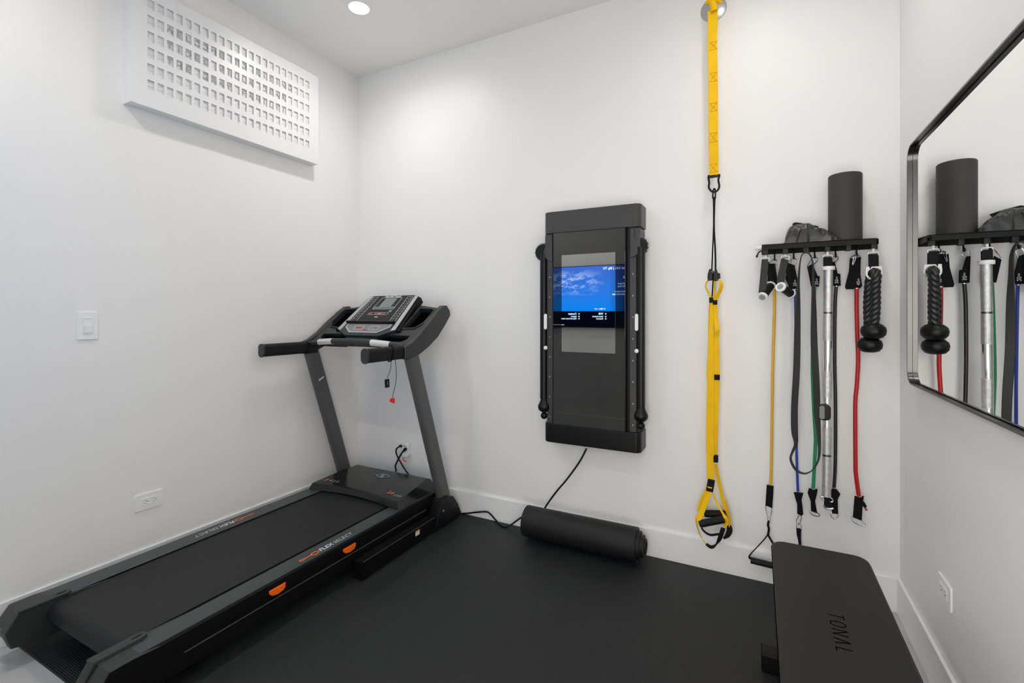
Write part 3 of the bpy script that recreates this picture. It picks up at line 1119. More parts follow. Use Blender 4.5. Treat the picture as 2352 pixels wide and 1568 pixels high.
# ------------------------------------------------------------------ safety key hanging from the right handlebar
xk = CXT + 0.398
sk = root('safety_key', (xk, 1.97, 1.05), 'red safety key and black clip on a cord looped over the treadmill handlebar', 'safety key')
b = NB()
lp_ = []
for k in range(22):
    a = 2 * math.pi * k / 22
    lp_.append(V((xk + 0.0285 * math.cos(a), 1.972 + 0.010 * math.sin(a), 1.088 + 0.042 * math.sin(a))))
tube(b, lp_, 0.0032, 8, closed=True)
tube(b, [V((xk + 0.012, 1.965, 1.048)), V((xk + 0.013, 1.955, 1.0)), onX(889, 868, xk + 0.012)], 0.0016, 6, sm=4)
tube(b, [V((xk + 0.022, 1.985, 1.055)), V((xk + 0.024, 1.99, 0.95)), onX(901, 913, xk + 0.022)], 0.0016, 6, sm=4)
build('cord', b, M_BLK, sk)
b = NB()
q = onX(889, 880, xk + 0.012)
Mq = basis(q, (0.2, 0.98, 0.05), (0, -0.05, 1), (1, -0.2, 0))
plate(b, rrect(0.026, 0.044, 0.002), [rrect(0.006, 0.022, 0.001, cx=0.004)], 0.007, Mq, 0.001)
build('clip', b, M_BLK, sk)
b = NB()
q = onX(901, 920, xk + 0.022)
prism(b, [(-0.014, 0.006), (-0.010, 0.014), (0.012, 0.013), (0.014, -0.004), (0.010, -0.016), (-0.014, -0.004)], basis(q, (0.3, 0.95, 0), (0, 0, 1), (0.95, -0.3, 0)) @ XYZ((0, 0, -0.005)), 0.010, 0.002)
build('red_key', b, M_RED, sk)

# ================================================================== WALL-MOUNTED TRAINER
TX0, TX1, TYF = -1.079, -0.535, 2.487
TXC = (TX0 + TX1) / 2
TZ0, TZ1 = 0.577, 1.873
tr = root('wall_trainer', (TXC, YB, TZ0), 'tall black wall-mounted strength trainer with a glossy screen and folded arms', 'fitness machine')
ztc = onY(1360, 528, TYF).z
zbc = onY(1360, 983, TYF).z


def rslab(b, x0, x1, z0, z1, y0, y1, r=0.03, bev=0.003):
    # rounded vertical corners on the room side
    n = 6
    poly = [(x0, y1), (x0, y0 + r)]
    for k in range(1, n + 1):
        a = math.radians(180 + 90 * k / n)
        poly.append((x0 + r + r * math.cos(a), y0 + r + r * math.sin(a)))
    for k in range(1, n + 1):
        a = math.radians(270 + 90 * k / n)
        poly.append((x1 - r + r * math.cos(a), y0 + r + r * math.sin(a)))
    poly += [(x1, y1)]
    prism(b, poly, XYZ((0, 0, z0)), z1 - z0, bev)


b = NB()
rslab(b, TX0, TX1, ztc, TZ1, TYF, YB - 0.001, 0.035, 0.004)
build('top_cover', b, M_TON, tr)
b = NB()
rslab(b, TX0, TX1, TZ0, zbc, TYF, YB - 0.001, 0.035, 0.006)
build('bottom_cover', b, M_TOND, tr)
gx0, gx1 = onY(1271, 700, TYF + 0.01).x, onY(1436, 700, TYF + 0.01).x
b = NB()
box(b, (gx0 - 0.005, TYF + 0.014, zbc - 0.004), (gx1 + 0.005, YB - 0.002, ztc + 0.004))
build('chassis', b, M_TMSIDE, tr)
b = NB()
box(b, (gx0, TYF + 0.008, zbc - 0.003), (gx1, TYF + 0.0139, ztc + 0.003), 0.0008)
gl = build('front_glass', b, M_GLASS, tr, smooth=False)
b = NB()
A, B_ = onY(1290, 586, TYF + 0.007), onY(1413, 812, TYF + 0.007)
box(b, (A.x, TYF + 0.0072, B_.z), (B_.x, TYF + 0.0081, A.z))
build('display', b, M_PANELLCD, gl)
b = NB()
text(b, 'T O N A L', 0.016, WB(onY(1350, 555, TYF + 0.0075)), 0.0003)
lathe(b, [(0, 0.0), (0.0022, 0.0), (0.0022, 0.0006), (0, 0.0006)], WB(onY(1350, 566, TYF + 0.0075)), 10)
build('lettering', b, mat('glass_print', (0.10, 0.095, 0.09), 0.5, var=0.01), gl, smooth=False)
for s in (-1, 1):
    # slide rail with index holes
    if s < 0:
        rx0, rx1 = TX0 + 0.012, gx0 - 0.006
    else:
        rx0, rx1 = gx1 + 0.006, TX1 - 0.012
    b = NB()
    box(b, (rx0, TYF + 0.020, zbc - 0.002), (rx1, YB - 0.003, ztc + 0.002), 0.004)
    rl = build('slide_rail', b, M_TOND, tr)
    # lighter strip that carries the index holes
    hx = onY(1263 if s < 0 else 1454, 700, TYF + 0.018).x
    b = NB()
    box(b, (hx - 0.016, TYF + 0.016, zbc), (hx + 0.016, TYF + 0.0199, ztc), 0.001)
    build('rail_strip', b, M_TON, rl)
    zs = [onY(1454, y, TYF + 0.016).z for y in (629, 679, 728, 778, 828, 877, 927, 976)]
    for z in zs:
        b = NB()
        lathe(b, [(0.0022, 0.0), (0.0042, 0.0), (0.0042, 0.0012), (0.0022, 0.0012), (0.0022, 0.0)], WB((hx, TYF + 0.016, z)), 12)
        build('index_hole', b, M_STEEL, rl)
    # arm folded straight down beside the rail
    ax = onY(1243 if s < 0 else 1471, 750, 2.50).x
    ax = onY(1470.5 if s > 0 else 1246.5, 750, 2.49).x
    ytop = onY(1471, 590, 2.51).z
    ybot = onY(1471, 934, 2.51).z
    b = NB()
    prism(b, rrect(0.040, 0.050, 0.017, 5), XYZ((ax, 2.51, ybot)), ytop - ybot + 0.05)
    arm = build('arm', b, M_TOND, tr)
    b = NB()
    prof = [(0.018, 0.004), (0.0185, 0), (0.024, -0.018), (0.034, -0.038), (0.036, -0.050), (0.032, -0.064), (0.018, -0.076), (0.0, -0.080)]
    lathe(b, prof, XYZ((ax, 2.51, ybot)), 28)
    build('arm_end', b, M_TOND, arm)
    b = NB()
    ball(b, (ax, 2.51, ybot - 0.098), 0.020)
    cyl(b, (ax, 2.51, ybot - 0.07), (ax, 2.51, ybot - 0.09), 0.006, seg=8)
    build('cable_stopper', b, M_BLK, arm)
    b = NB()
    zc1 = onY(1463, 740, 2.49).z
    zc2 = onY(1463, 806, 2.49).z
    xi = ax - s * 0.018
    Mp = basis((xi, 2.489, zc1), (1, 0, 0), (0, 0, 1), (0, -1, 0))
    prism(b, rrect(0.018, 0.088, 0.009, 6), Mp @ XYZ((0, 0, -0.004)), 0.009, 0.002)
    build('release_lever', b, M_WPL, arm)
    b = NB()
    lathe(b, [(0, 0.006), (0.008, 0.006), (0.011, 0.003), (0.011, -0.004), (0, -0.004)], WB((xi, 2.489, zc2)), 20)
    build('release_button', b, M_WPL, arm)
    # shoulder: block under the cover, raised rounded flange, round ribbed pulley guard
    zs1 = ztc - 0.004
    zm = onY(1466, 563, TYF).z
    xo_ = TX1 if s > 0 else TX0

    def mir(x):
        return x if s > 0 else 2 * TXC - x
    fl = [(1448, 526), (1448, 591), (1453, 590), (1462, 584), (1469, 575), (1471.5, 567), (1469, 556), (1463, 549), (1456, 544), (1456, 526)]
    q = [onY(x, y, TYF) for x, y in fl]
    x0_, z0_ = q[0].x, zs1
    b = NB()
    xa_, xb_ = sorted((mir(x0_), mir(TX1 - 0.004)))
    box(b, (xa_, TYF + 0.010, zm - 0.02), (xb_, YB - 0.004, zs1), 0.006)
    pol = [(mir(p.x), min(p.z, zs1)) for p in q]
    prism(b, pol if s > 0 else pol[::-1], WB((0, TYF + 0.022, 0)), 0.020, 0.003)
    sh = build('shoulder', b, M_TON, tr)
    b = NB()
    xp = (onY(1488, 565, 2.52).x - 0.052) if s > 0 else (onY(1228.5, 577, 2.52).x + 0.052)
    # ribbed half wheel
    lathe(b, [(0.0, -0.028), (0.040, -0.028), (0.049, -0.018), (0.053, 0.0), (0.049, 0.018), (0.040, 0.028), (0, 0.028)], basis((xp, 2.535, zm), (1, 0, 0), (0, 0, 1), (0, -1, 0)), 32)
    pw = build('pulley_guard', b, M_BLK, sh)
    b = NB()
    for k in range(-3, 4):
        for yy in (-0.012, 0.010):
            a = math.radians(k * 24)
            c = V((xp + s * 0.0518 * math.cos(a), 2.535 + yy, zm + 0.0518 * math.sin(a)))
            ball(b, c, 0.0035, seg=8)
    build('guard_slots', b, M_STEEL, pw)
# power cord: down the wall, behind the rolled mat, along the floor to the outlet
b = NB()
pc = [onY(1347, 1030, 2.59), onY(1330, 1062, 2.585), onY(1300, 1103, 2.58), onY(1277, 1130, 2.59), onY(1254, 1162, 2.592), onY(1240, 1190, 2.594), onY(1225, 1196, 2.590), onY(1203, 1186, 2.575)]
pc = pc[:-1] + [onY(1205, 1186, 2.580), onY(1190, 1193, 2.575), onY(1176, 1203, 2.565), onZ(1160, 1210, 0.012), onZ(1148, 1204, 0.014), onZ(1136, 1191, 0.020), onY(1126, 1180, 2.585), onY(1117, 1175, 2.588), onY(1095, 1176, 2.588), onY(1065, 1179, 2.592), onY(1035, 1176, 2.594), onY(990, 1140, 2.596), onY(960, 1110, 2.594), onY(936, 1086, 2.592), onY(917, 1056, 2.588), onY(910, 1040, 2.58), onY(911, 1030, 2.575), onY(920, 1024, 2.57)]
tube(b, pc, 0.0050, 8, sm=6)
q = onY(920, 1024, 2.575)
tube(b, [q + V((-0.012, 0, -0.004)), q, q + V((0.012, 0.0, 0.0))], [0.006, 0.009, 0.009], 10, sm=3)
build('power_cord', b, M_BLK, tr)

# ================================================================== ROLLED EXERCISE MAT
ym, rm = 2.494, 0.094
em = root('rolled_exercise_mat', (-0.87, ym, 0.007), 'thick black exercise mat rolled up on the floor against the back baseboard', 'exercise mat')
b = NB()
th = 0.013
turns = 3.6
NS = 150
ringsA, ringsB = [], []
for i in range(NS + 1):
    f = i / NS
    a = f * turns * 2 * math.pi + math.radians(-55)
    rad = rm - th / 2 - (th * 1.22) * f * turns
    # each inner turn sticks out a little further at the right end
    x1 = -0.562 + 0.052 * min(1, f * 1.25)
    x0 = -1.192 + 0.030 * f
    c, s_ = math.cos(a), math.sin(a)
    # unroll so that the loose edge lies on the floor side, away from the camera
    ring_ = []
    for rr_ in (rad + th / 2, rad - th / 2):
        ring_.append((V((x0, ym + rr_ * c, 0.007 + rm + rr_ * s_)), V((x1, ym + rr_ * c, 0.007 + rm + rr_ * s_))))
    ringsA.append([b.verts.new(ring_[0][0]), b.verts.new(ring_[0][1]), b.verts.new(ring_[1][1]), b.verts.new(ring_[1][0])])
for i in range(NS):
    A, B_ = ringsA[i], ringsA[i + 1]
    for k in range(4):
        b.faces.new((A[k], A[(k + 1) % 4], B_[(k + 1) % 4], B_[k]))
b.faces.new(ringsA[0])
b.faces.new(ringsA[-1])
build('foam_roll', b, M_MATROLL, em, angle=40)

# ================================================================== SUSPENSION TRAINER
wa = root('wall_anchor', (-0.198, YB, 2.842), 'round steel anchor plate on the wall holding the yellow strap', 'anchor')
b = NB()
lathe(b, [(0, 0.010), (0.03, 0.010), (0.052, 0.006), (0.061, 0.0025), (0.062, 0), (0, 0)], WB((-0.198, YB, 2.842)), 40)
build('plate', b, M_STEEL, wa)
b = NB()
tube(b, [V((-0.198, YB - 0.008, 2.875)), V((-0.198, YB - 0.05, 2.872)), V((-0.198, YB - 0.068, 2.842)), V((-0.198, YB - 0.05, 2.815)), V((-0.198, YB - 0.008, 2.812))], 0.006, 12, sm=5)
build('eye_ring', b, M_STEEL, wa)

YS = 2.53
es = root('anchor_strap', (-0.19, YS, 1.95), 'long yellow webbing strap with stitched loops hanging from the wall anchor', 'strap')
b = NB()
top = [(1637, 24), (1637, 60), (1636, 100), (1637.5, 170), (1638, 240), (1638.5, 310), (1640, 402)]
ribbon(b, [onY(x, y, YS) for x, y in top], [0.046, 0.044, 0.043, 0.043, 0.043, 0.043, 0.041], (1, 0.05, 0), 0.005)
web = build('webbing', b, M_YEL, es)
b = NB()
# knot round the ring
kc = onY(1638, 8, YS)
tube(b, [kc + V((-0.030, 0.0, 0.012)), kc + V((-0.010, -0.016, 0.004)), kc + V((0.016, -0.012, 0.010)), kc + V((0.034, 0.006, -0.004))], [0.009, 0.012, 0.012, 0.008], 10, sm=5)
tube(b, [kc + V((0.0, 0.002, 0.055)), kc + V((-0.016, -0.008, 0.028)), kc + V((0.0, -0.012, -0.010)), kc + V((0.006, -0.004, -0.040))], [0.010, 0.013, 0.015, 0.018], 10, sm=5)
tube(b, [kc + V((0.006, 0.014, 0.060)), kc + V((0.018, 0.004, 0.030)), kc + V((0.004, -0.002, 0.0))], [0.010, 0.012, 0.012], 10, sm=5)
build('knot', b, M_YEL, es)
for (ya, yb_) in ((99, 112), (170, 185), (239, 254), (307, 325), (378, 394)):
    b = NB()
    A, B_ = onY(1629, ya, YS), onY(1648, yb_, YS)
    x0, x1, z1, z0 = A.x, B_.x, A.z, B_.z
    yy = YS - 0.0031
    for p, q in (((x0, z1), (x1, z1)), ((x0, z0), (x1, z0)), ((x0 + .003, z0), (x1 - .003, z1)), ((x0 + .003, z1), (x1 - .003, z0))):
        P, Q = V((p[0], yy, p[1])), V((q[0], yy, q[1]))
        tube(b, [P, Q], 0.0009, 5)
    build('stitching', b, M_YELD, web)
b = NB()
cw_ = [(1629, 406), (1629, 420), (1628, 430), (1633, 438), (1640, 441), (1648, 437), (1652, 428), (1650, 415), (1649, 404)]
tube(b, [onY(x, y, YS) for x, y in cw_], 0.0050, 10, closed=True, sm=4)
tube(b, [onY(1627.5, 408, YS), onY(1652, 404, YS)], 0.0045, 10)
tube(b, [onY(1628.5, 402, YS), onY(1626.5, 410, YS)], 0.0050, 8)
tube(b, [onY(1652, 400, YS), onY(1651.5, 408, YS)], 0.0050, 8)
build('carabiner', b, M_BLK, es)

YT = 2.52
st_ = root('suspension_trainer', (-0.19, YT, 0.18), 'yellow and black suspension training straps with foam handles and foot loops', 'suspension trainer')
b = NB()
tube(b, [onY(1637, 455, YT), onY(1638, 438, YS - 0.008), onY(1641, 433, YS - 0.012), onY(1643, 440, YS + 0.01), onY(1643, 455, YT)], 0.0036, 8, sm=5)
ribbon(b, [onY(1638, 452, YT), onY(1639, 470, YT), onY(1639, 520, YT), onY(1636.5, 580, YT), onY(1635, 622, YT)], 0.006, [(1, 0.3, 0)] * 5, 0.004)
ribbon(b, [onY(1642, 452, YT), onY(1641, 470, YT), onY(1640, 520, YT), onY(1643, 580, YT), onY(1643.5, 622, YT)], 0.008, [(1, 0.3, 0)] * 5, 0.004)
ribbon(b, [onY(1638, 622, YT), onY(1637.5, 650, YT), onY(1635.5, 682, YT)], 0.006, (1, 0.2, 0), 0.003)
build('hanging_cord', b, M_BWEB, st_)
for (x0, x1, y0, y1, s) in ((1625, 1637, 618, 644, -1), (1638, 1650, 618, 645, 1)):
    b = NB()
    A, B_ = onY(x0, y0, YT - 0.01), onY(x1, y1, YT - 0.01)
    wd = B_.x - A.x
    hh = A.z - B_.z
    poly = [(0.15 * wd, -hh), (0.85 * wd, -hh), (wd, -0.8 * hh), (0.95 * wd, -0.45 * hh), (0.7 * wd, 0), (0.35 * wd, 0), (0.05 * wd, -0.45 * hh), (0, -0.8 * hh)]
    prism(b, poly, WB((A.x, YT, A.z)), 0.018, 0.004)
    if s > 0:
        prism(b, [(0, 0), (0.010, -0.004), (0.010, -0.028), (0, -0.032)], WB((B_.x - 0.002, YT + 0.004, B_.z + 0.040)), 0.012, 0.002)
    build('cam_buckle', b, M_BLK, st_)
# left and right yellow straps
Dm = [(1, 0.2, 0)]
yl = NB()
# small loops under the buckles
ribbon(yl, [onY(1627, 643, YT), onY(1622, 650, YT - .01), onY(1621, 660, YT - .012), onY(1627, 672, YT - 0.008), onY(1634, 684, YT)], 0.012, [(0.4, 1, 0), (0.3, 1, 0), (0.3, 1, 0), (0.6, 1, 0), (1, 0.3, 0)], 0.0026)
ribbon(yl, [onY(1634, 694, YT), onY(1634, 730, YT), onY(1633, 800, YT), onY(1632, 900, YT), onY(1631, 1000, YT), onY(1632, 1062, YT), onY(1632, 1104, YT)], [0.012, 0.020, 0.028, 0.034, 0.036, 0.036, 0.030], [(1, .2, 0)] * 7, 0.0028)
ribbon(yl, [onY(1631, 694, YT + .012), onY(1629, 740, YT + .02), onY(1628.5, 762, YT + .014), onY(1628, 800, YT + .02), onY(1625, 862, YT + .012)], 0.014, [(0.45, 1, 0)] * 5, 0.0026)
build('left_strap', yl, M_YEL, st_)
yl = NB()
ribbon(yl, [onY(1650, 642, YT - .008), onY(1656, 650, YT - .018), onY(1656, 662, YT - .02), onY(1650, 675, YT - 0.012), onY(1643.5, 690, YT - 0.004)], [0.012, 0.020, 0.022, 0.020, 0.014], [(1, 0.6, 0), (0.9, 0.7, 0), (0.8, 0.8, 0), (1, 0.5, 0), (1, 0.1, 0)], 0.0026)
ribbon(yl, [onY(1642, 645, YT), onY(1642, 660, YT + 0.008), onY(1641, 690, YT + 0.004)], 0.010, (1, 0.3, 0), 0.0026)
ribbon(yl, [onY(1643, 698, YT), onY(1644, 730, YT), onY(1648, 756, YT - 0.012), onY(1646, 775, YT), onY(1646, 810, YT), onY(1647, 866, YT), onY(1645, 950, YT + .01), onY(1643, 1050, YT + .02)], [0.018, 0.020, 0.022, 0.022, 0.024, 0.023, 0.022, 0.016], [(1, .15, 0)] * 8, 0.0028)
ribbon(yl, [onY(1640, 700, YT + .014), onY(1639, 740, YT + .02), onY(1639, 765, YT + .012), onY(1640, 800, YT + .01)], 0.014, [(0.35, 1, 0)] * 4, 0.0026)
build('right_strap', yl, M_YEL, st_)
for (x, y, w_, h_) in ((1633.5, 689, .018, .026), (1642.5, 694, .020, .024), (1647, 866, .025, .026), (1644, 1054, .020, .032)):
    c = onY(x, y, YT)
    b = NB()
    box(b, (c.x - w_ / 2, c.y - 0.006, c.z - h_ / 2), (c.x + w_ / 2, c.y + 0.022 if y > 1000 else c.y + 0.006, c.z + h_ / 2), 0.002)
    build('keeper_loop', b, M_BWEB, st_)
b = NB()
c = onY(1632, 1114, YT)
Mk = basis(c + V((0, -0.004, 0)), (1, 0.1, -0.16), (0.16, 0, 1), (0.1, -1, 0))
box(b, (-0.016, -0.030, -0.005), (0.016, 0.030, 0.005), 0.002, M=Mk)
build('stitched_tab', b, M_BWEB, st_)
b = NB()
box(b, (-0.012, -0.012, 0.005), (0.008, -0.006, 0.0058), M=Mk)
build('tab_mark', b, M_YEL, st_)

# front handle: straps, foam grip, foot loop
def px(p, y):
    return onY(p[0], p[1], y)


yl = NB()
# outer left strap of the near handle: tab -> side -> down round as foot cradle
ribbon(yl, [px((1630, 1128), YT - .004), px((1618, 1160), YT - .02), px((1606, 1188), YT - .03), px((1600, 1193), YT - .03), px((1602, 1210), YT - .03), px((1610, 1232), YT - .028), px((1622, 1250), YT - .03)],
       [0.026, 0.027, 0.026, 0.024, 0.022, 0.018, 0.016], [(1, -0.5, 0.4), (1, -0.4, 0.3), (1, -0.3, 0.2), (0.8, -1, 0), (0.5, -1, 0), (0.5, -1, 0), (0.2, -1, 0)], 0.0028)
ribbon(yl, [px((1626, 1122), YT + .012), px((1613, 1150), YT + .012), px((1606, 1175), YT + .012)], 0.026, [(1, -0.5, 0.4), (1, -0.4, 0.3), (1, -.2, .2)], 0.0028)
# inner right strap of near handle
ribbon(yl, [px((1637, 1132), YT), px((1648, 1158), YT - .01), px((1660, 1178), YT - .02), px((1669, 1196), YT - .03), px((1664, 1210), YT - .035)],
       [0.012, 0.013, 0.013, 0.018, 0.022], [(0.5, 1, 0.2), (0.6, 1, 0.2), (0.6, 1, 0.2), (0.8, -0.9, 0.2), (1, -0.3, 0.5)], 0.0028)
# far handle straps
ribbon(yl, [px((1644, 1066), YT + .02), px((1652, 1110), YT + .03), px((1660, 1145), YT + .035), px((1668, 1170), YT + .035), px((1675, 1190), YT + .03), px((1677, 1210), YT + .03)],
       [0.014, 0.018, 0.018, 0.018, 0.016, 0.014], [(1, 0.6, 0.2)] * 6, 0.0028)
ribbon(yl, [px((1666, 1148), YT + .02), px((1671, 1165), YT + .02), px((1673, 1190), YT + .025)], 0.010, [(0.5, 1, 0)] * 3, 0.0028)
build('handle_straps', yl, M_YEL, st_)
# foot cradles (black padded lower loops) with yellow edge
for nm, m_, wsc, off in (('foot_cradle', M_BWEB, 1.0, 0.0),):
    b = NB()
    ribbon(b, [px((1622, 1249), YT - .03), px((1634, 1256), YT - .034), px((1645, 1250), YT - .036), px((1654, 1234), YT - .036), px((1661, 1212), YT - .035)],
           [0.020, 0.022, 0.022, 0.022, 0.020], [(0, 1, 0.15), (0.1, 1, 0.4), (0.5, 0.9, 0.5), (1, 0.4, 0.4), (1, 0.3, 0.4)], 0.006)
    build(nm, b, m_, st_)
    b = NB()
    ribbon(b, [px((1611, 1212), YT + .03), px((1620, 1222), YT + .03), px((1632, 1228), YT + .03), px((1645, 1227), YT + .03), px((1652, 1226), YT + .03)], [0.008, 0.012, 0.015, 0.016, 0.014], [(0, 1, 0.3)] * 5, 0.006)
    ribbon(b, [px((1674, 1206), YT + .03), px((1676, 1218), YT + .028), px((1670, 1230), YT + .022), px((1662, 1236), YT + .02)], [0.022, 0.026, 0.022, 0.012], [(1, 0.3, 0.4)] * 4, 0.006)
    build(nm, b, m_, st_)
for (a, c, y, nm) in (((1607, 1203), (1663, 1192), YT - 0.032, 'near'), ((1618, 1179), (1668, 1180), YT + 0.032, 'far')):
    b = NB()
    A, B_ = px(a, y), px(c, y)
    d = (B_ - A).normalized()
    tube(b, [A, A + d * 0.004, B_ - d * 0.004, B_], [0.015, 0.0175, 0.0175, 0.015], 20)
    build('foam_grip', b, M_FOAM, st_)

# ================================================================== RACK on the back wall
RZ = 1.617
RX0, RX1, RY0 = 0.018, 0.453, 2.47
rk = root('hook_shelf', ((RX0 + RX1) / 2, YB, RZ), 'black steel wall shelf with a row of hooks holding bands and attachments', 'shelf')
b = NB()
r = 0.02
poly = [(RX0, YB), (RX0, RY0), (RX1 - r, RY0), (RX1 - r * 0.3, RY0 + r * 0.3), (RX1, RY0 + r), (RX1 + 0.02, YB)]
prism(b, poly, XYZ((0, 0, RZ - 0.003)), 0.003)
prism(b, [(RX0, 0), (RX1 - 0.014, 0), (RX1 - 0.010, 0.004), (RX1 - 0.010, 0.022), (RX0, 0.022)], WB((0, RY0 + 0.003, RZ - 0.023)), 0.003)
box(b, (RX0, YB - 0.003, RZ - 0.030), (RX1 + 0.02, YB, RZ - 0.003))
box(b, (RX1 - 0.002, RY0 + 0.02, RZ - 0.023), (RX1 + 0.001, YB, RZ - 0.003))
build('shelf_plate', b, M_RACK, rk)
FY = 2.495
front_x = [1758, 1804, 1851, 1900, 1948, 2006]
for i, x in enumerate(front_x):
    b = NB()
    yb2 = 586 if i < 5 else 577
    yt = [574, 572, 570, 567, 565, 560][i]
    A, B_ = onY(x - 6.5, yt, FY), onY(x + 6.5, yt + 11, FY)
    box(b, (A.x, FY - 0.012, B_.z), (B_.x, FY + 0.012, A.z + 0.012), 0.003)
    build('clip_socket', b, M_BLK, rk)
BY = 2.585
back_x = [(1779, 597), (1823, 594), (1871, 592), (1919, 590), (1967, 588)]
for i, (x, y) in enumerate(back_x):
    b = NB()
    p = onY(x, y, BY)
    tube(b, [V((p.x, BY, RZ - 0.004)), V((p.x, BY, p.z + 0.012)), V((p.x, BY - 0.004, p.z)), V((p.x, BY - 0.014, p.z)), V((p.x, BY - 0.017, p.z + 0.012))], 0.0032, 8, sm=4)
    lathe(b, [(0.0, 0.0), (0.010, 0.0), (0.008, -0.004), (0.0, -0.006)], XYZ((p.x, BY, RZ - 0.003)), 14)
    build('hook', b, M_BLK, rk)
b = NB()
p = onY(1747, 578, 2.56)
tube(b, [onY(1752, 575, 2.56), onY(1743, 579, 2.56), onY(1739, 588, 2.56)], 0.003, 8, sm=5)
tube(b, [onY(1739, 586, 2.56), onY(1738, 591, 2.56)], 0.0045, 8)
build('hook', b, M_BLK, rk)
# white knob on the shelf's left end, by the wall
b = NB()
q0 = onY(1733, 571, 2.585)
tube(b, [q0, q0 + V((0.003, 0, 0)), q0 + V((0.012, 0, 0)), V((RX0 - 0.0005, q0.y, q0.z + 0.001))], [0.003, 0.007, 0.0105, 0.0115], 16)
build('end_knob', b, M_WPL, rk)

# foam roller upright on the shelf
b = NB()
rx, ry_ = onY(1941, 500, 2.55).x, 2.551
lathe(b, [(0.050, 0.0), (0.060, 0.0), (0.063, 0.003), (0.063, 0.292), (0.060, 0.296), (0.050, 0.296), (0.048, 0.293), (0.048, 0.003), (0.050, 0.0)], XYZ((rx, ry_, RZ + 0.0006)), 48)
build('foam_roller', b, M_ROLLER, label='dark grey foam roller standing upright on the shelf', cat='foam roller')

# black bag slumped on the shelf
b = NB()
outl = [(1801, 560), (1804, 548), (1808, 533), (1814, 524), (1823, 520), (1836, 518), (1850, 516), (1862, 518), (1874, 524), (1886, 530), (1897, 535), (1906, 541), (1914, 549), (1920, 556)]
YBG = 2.525
st2 = []
for (x, y) in outl:
    p = onY(x, y, YBG)
    st2.append((p.x, max(p.z - RZ, 0.004)))
BAGY = lambda f: YBG + 0.012 - 0.066 * min(1, max(0, f - 0.50) / 0.40)
xsn = smoothpath([V((p[0], p[1], 0)) for p in st2], 4)
NA = 22
grid = []
for i, p in enumerate(xsn):
    ring_ = []
    h = p.y
    f = i / (len(xsn) - 1)
    dep = 0.050 * (1 - 0.15 * f) + 0.006 if f < 0.5 else 0.053 * max(0, 1 - (f - 0.5) / 0.35) + 0.008
    for k in range(NA + 1):
        a = math.pi * k / NA
        cc, ss = math.cos(a), math.sin(a)
        y = BAGY(f) - dep * (abs(cc) ** 0.75) * (1 if cc > 0 else -1)
        z = RZ + 0.001 + h * (ss ** 0.65)
        wv = (0.5 - abs(noise.noise(V((p.x * 20, y * 24 + 5, z * 30))))) * 0.022 * ss + noise.noise(V((p.x * 60, y * 50 + 3, z * 45))) * 0.007 * ss
        fold = 0.006 * math.sin(f * 16 + z * 90) * ss * cc
        ring_.append(b.verts.new(V((p.x + fold * 0.6, y - wv * 0.8 - fold * 0.4, max(z + wv * 0.5, RZ + 0.001)))))
    grid.append(ring_)
for i in range(len(grid) - 1):
    for k in range(NA):
        b.faces.new((grid[i][k], grid[i + 1][k], grid[i + 1][k + 1], grid[i][k + 1]))
b.faces.new(grid[0])
b.faces.new(grid[-1])
for i in range(len(grid) - 1):
    b.faces.new((grid[i][0], grid[i + 1][0], grid[i + 1][NA], grid[i][NA]))
bag = root('drawstring_bag', (0.25, YBG, RZ), 'crumpled black nylon bag slumped on the shelf beside the foam roller', 'bag')
build('bag_body', b, M_BAG, bag, angle=60)
b = NB()
ribbon(b, [onY(1821, 521, YBG + .02), onY(1825, 514, YBG + .02), onY(1842, 515, YBG + .02), onY(1858, 517, YBG + .02), onY(1879, 523, YBG + .02)], [0.006, 0.014, 0.012, 0.010, 0.016], [(0, 0.4, 1)] * 5, 0.003)
build('bag_strap', b, M_BWEB, bag)
b = NB()
tube(b, [onY(1841, 519, YBG - 0.020), onY(1838, 530, YBG - 0.048), onY(1834, 543, YBG - 0.052), onY(1831, 556, YBG - 0.0525)], 0.0014, 6, sm=4)
build('bag_seam', b, M_TMSIDE, bag)
b = NB()
tube(b, [onY(1899, 545, 2.474), onY(1903, 541, 2.474), onY(1907, 543, 2.474), onY(1909, 550, 2.474)], 0.0018, 6, sm=4)
build('bag_buckle', b, M_STEEL, bag)


# ------------------------------------------------------------------ things clipped into the shelf
def tlock(r, x, ytop, ybot, half, y=FY, loopb=6):
    """white T-lock stem and buckle bar"""
    b = NB()
    cyl(b, onY(x, ytop, y), onY(x, ybot + 1, y), 0.0045, seg=10)
    build('lock_stem', b, M_WPL, r)
    b = NB()
    pts = [onY(x - half + 1, ybot, y), onY(x + half - 1, ybot, y), onY(x + half, ybot + 2, y), onY(x + half, ybot + loopb, y), onY(x + half - 1, ybot + loopb + 1, y), onY(x - half + 1, ybot + loopb + 1, y), onY(x - half, ybot + loopb, y), onY(x - half, ybot + 2, y)]
    tube(b, pts, 0.0027, 8, closed=True)
    build('buckle', b, M_WPL, r)


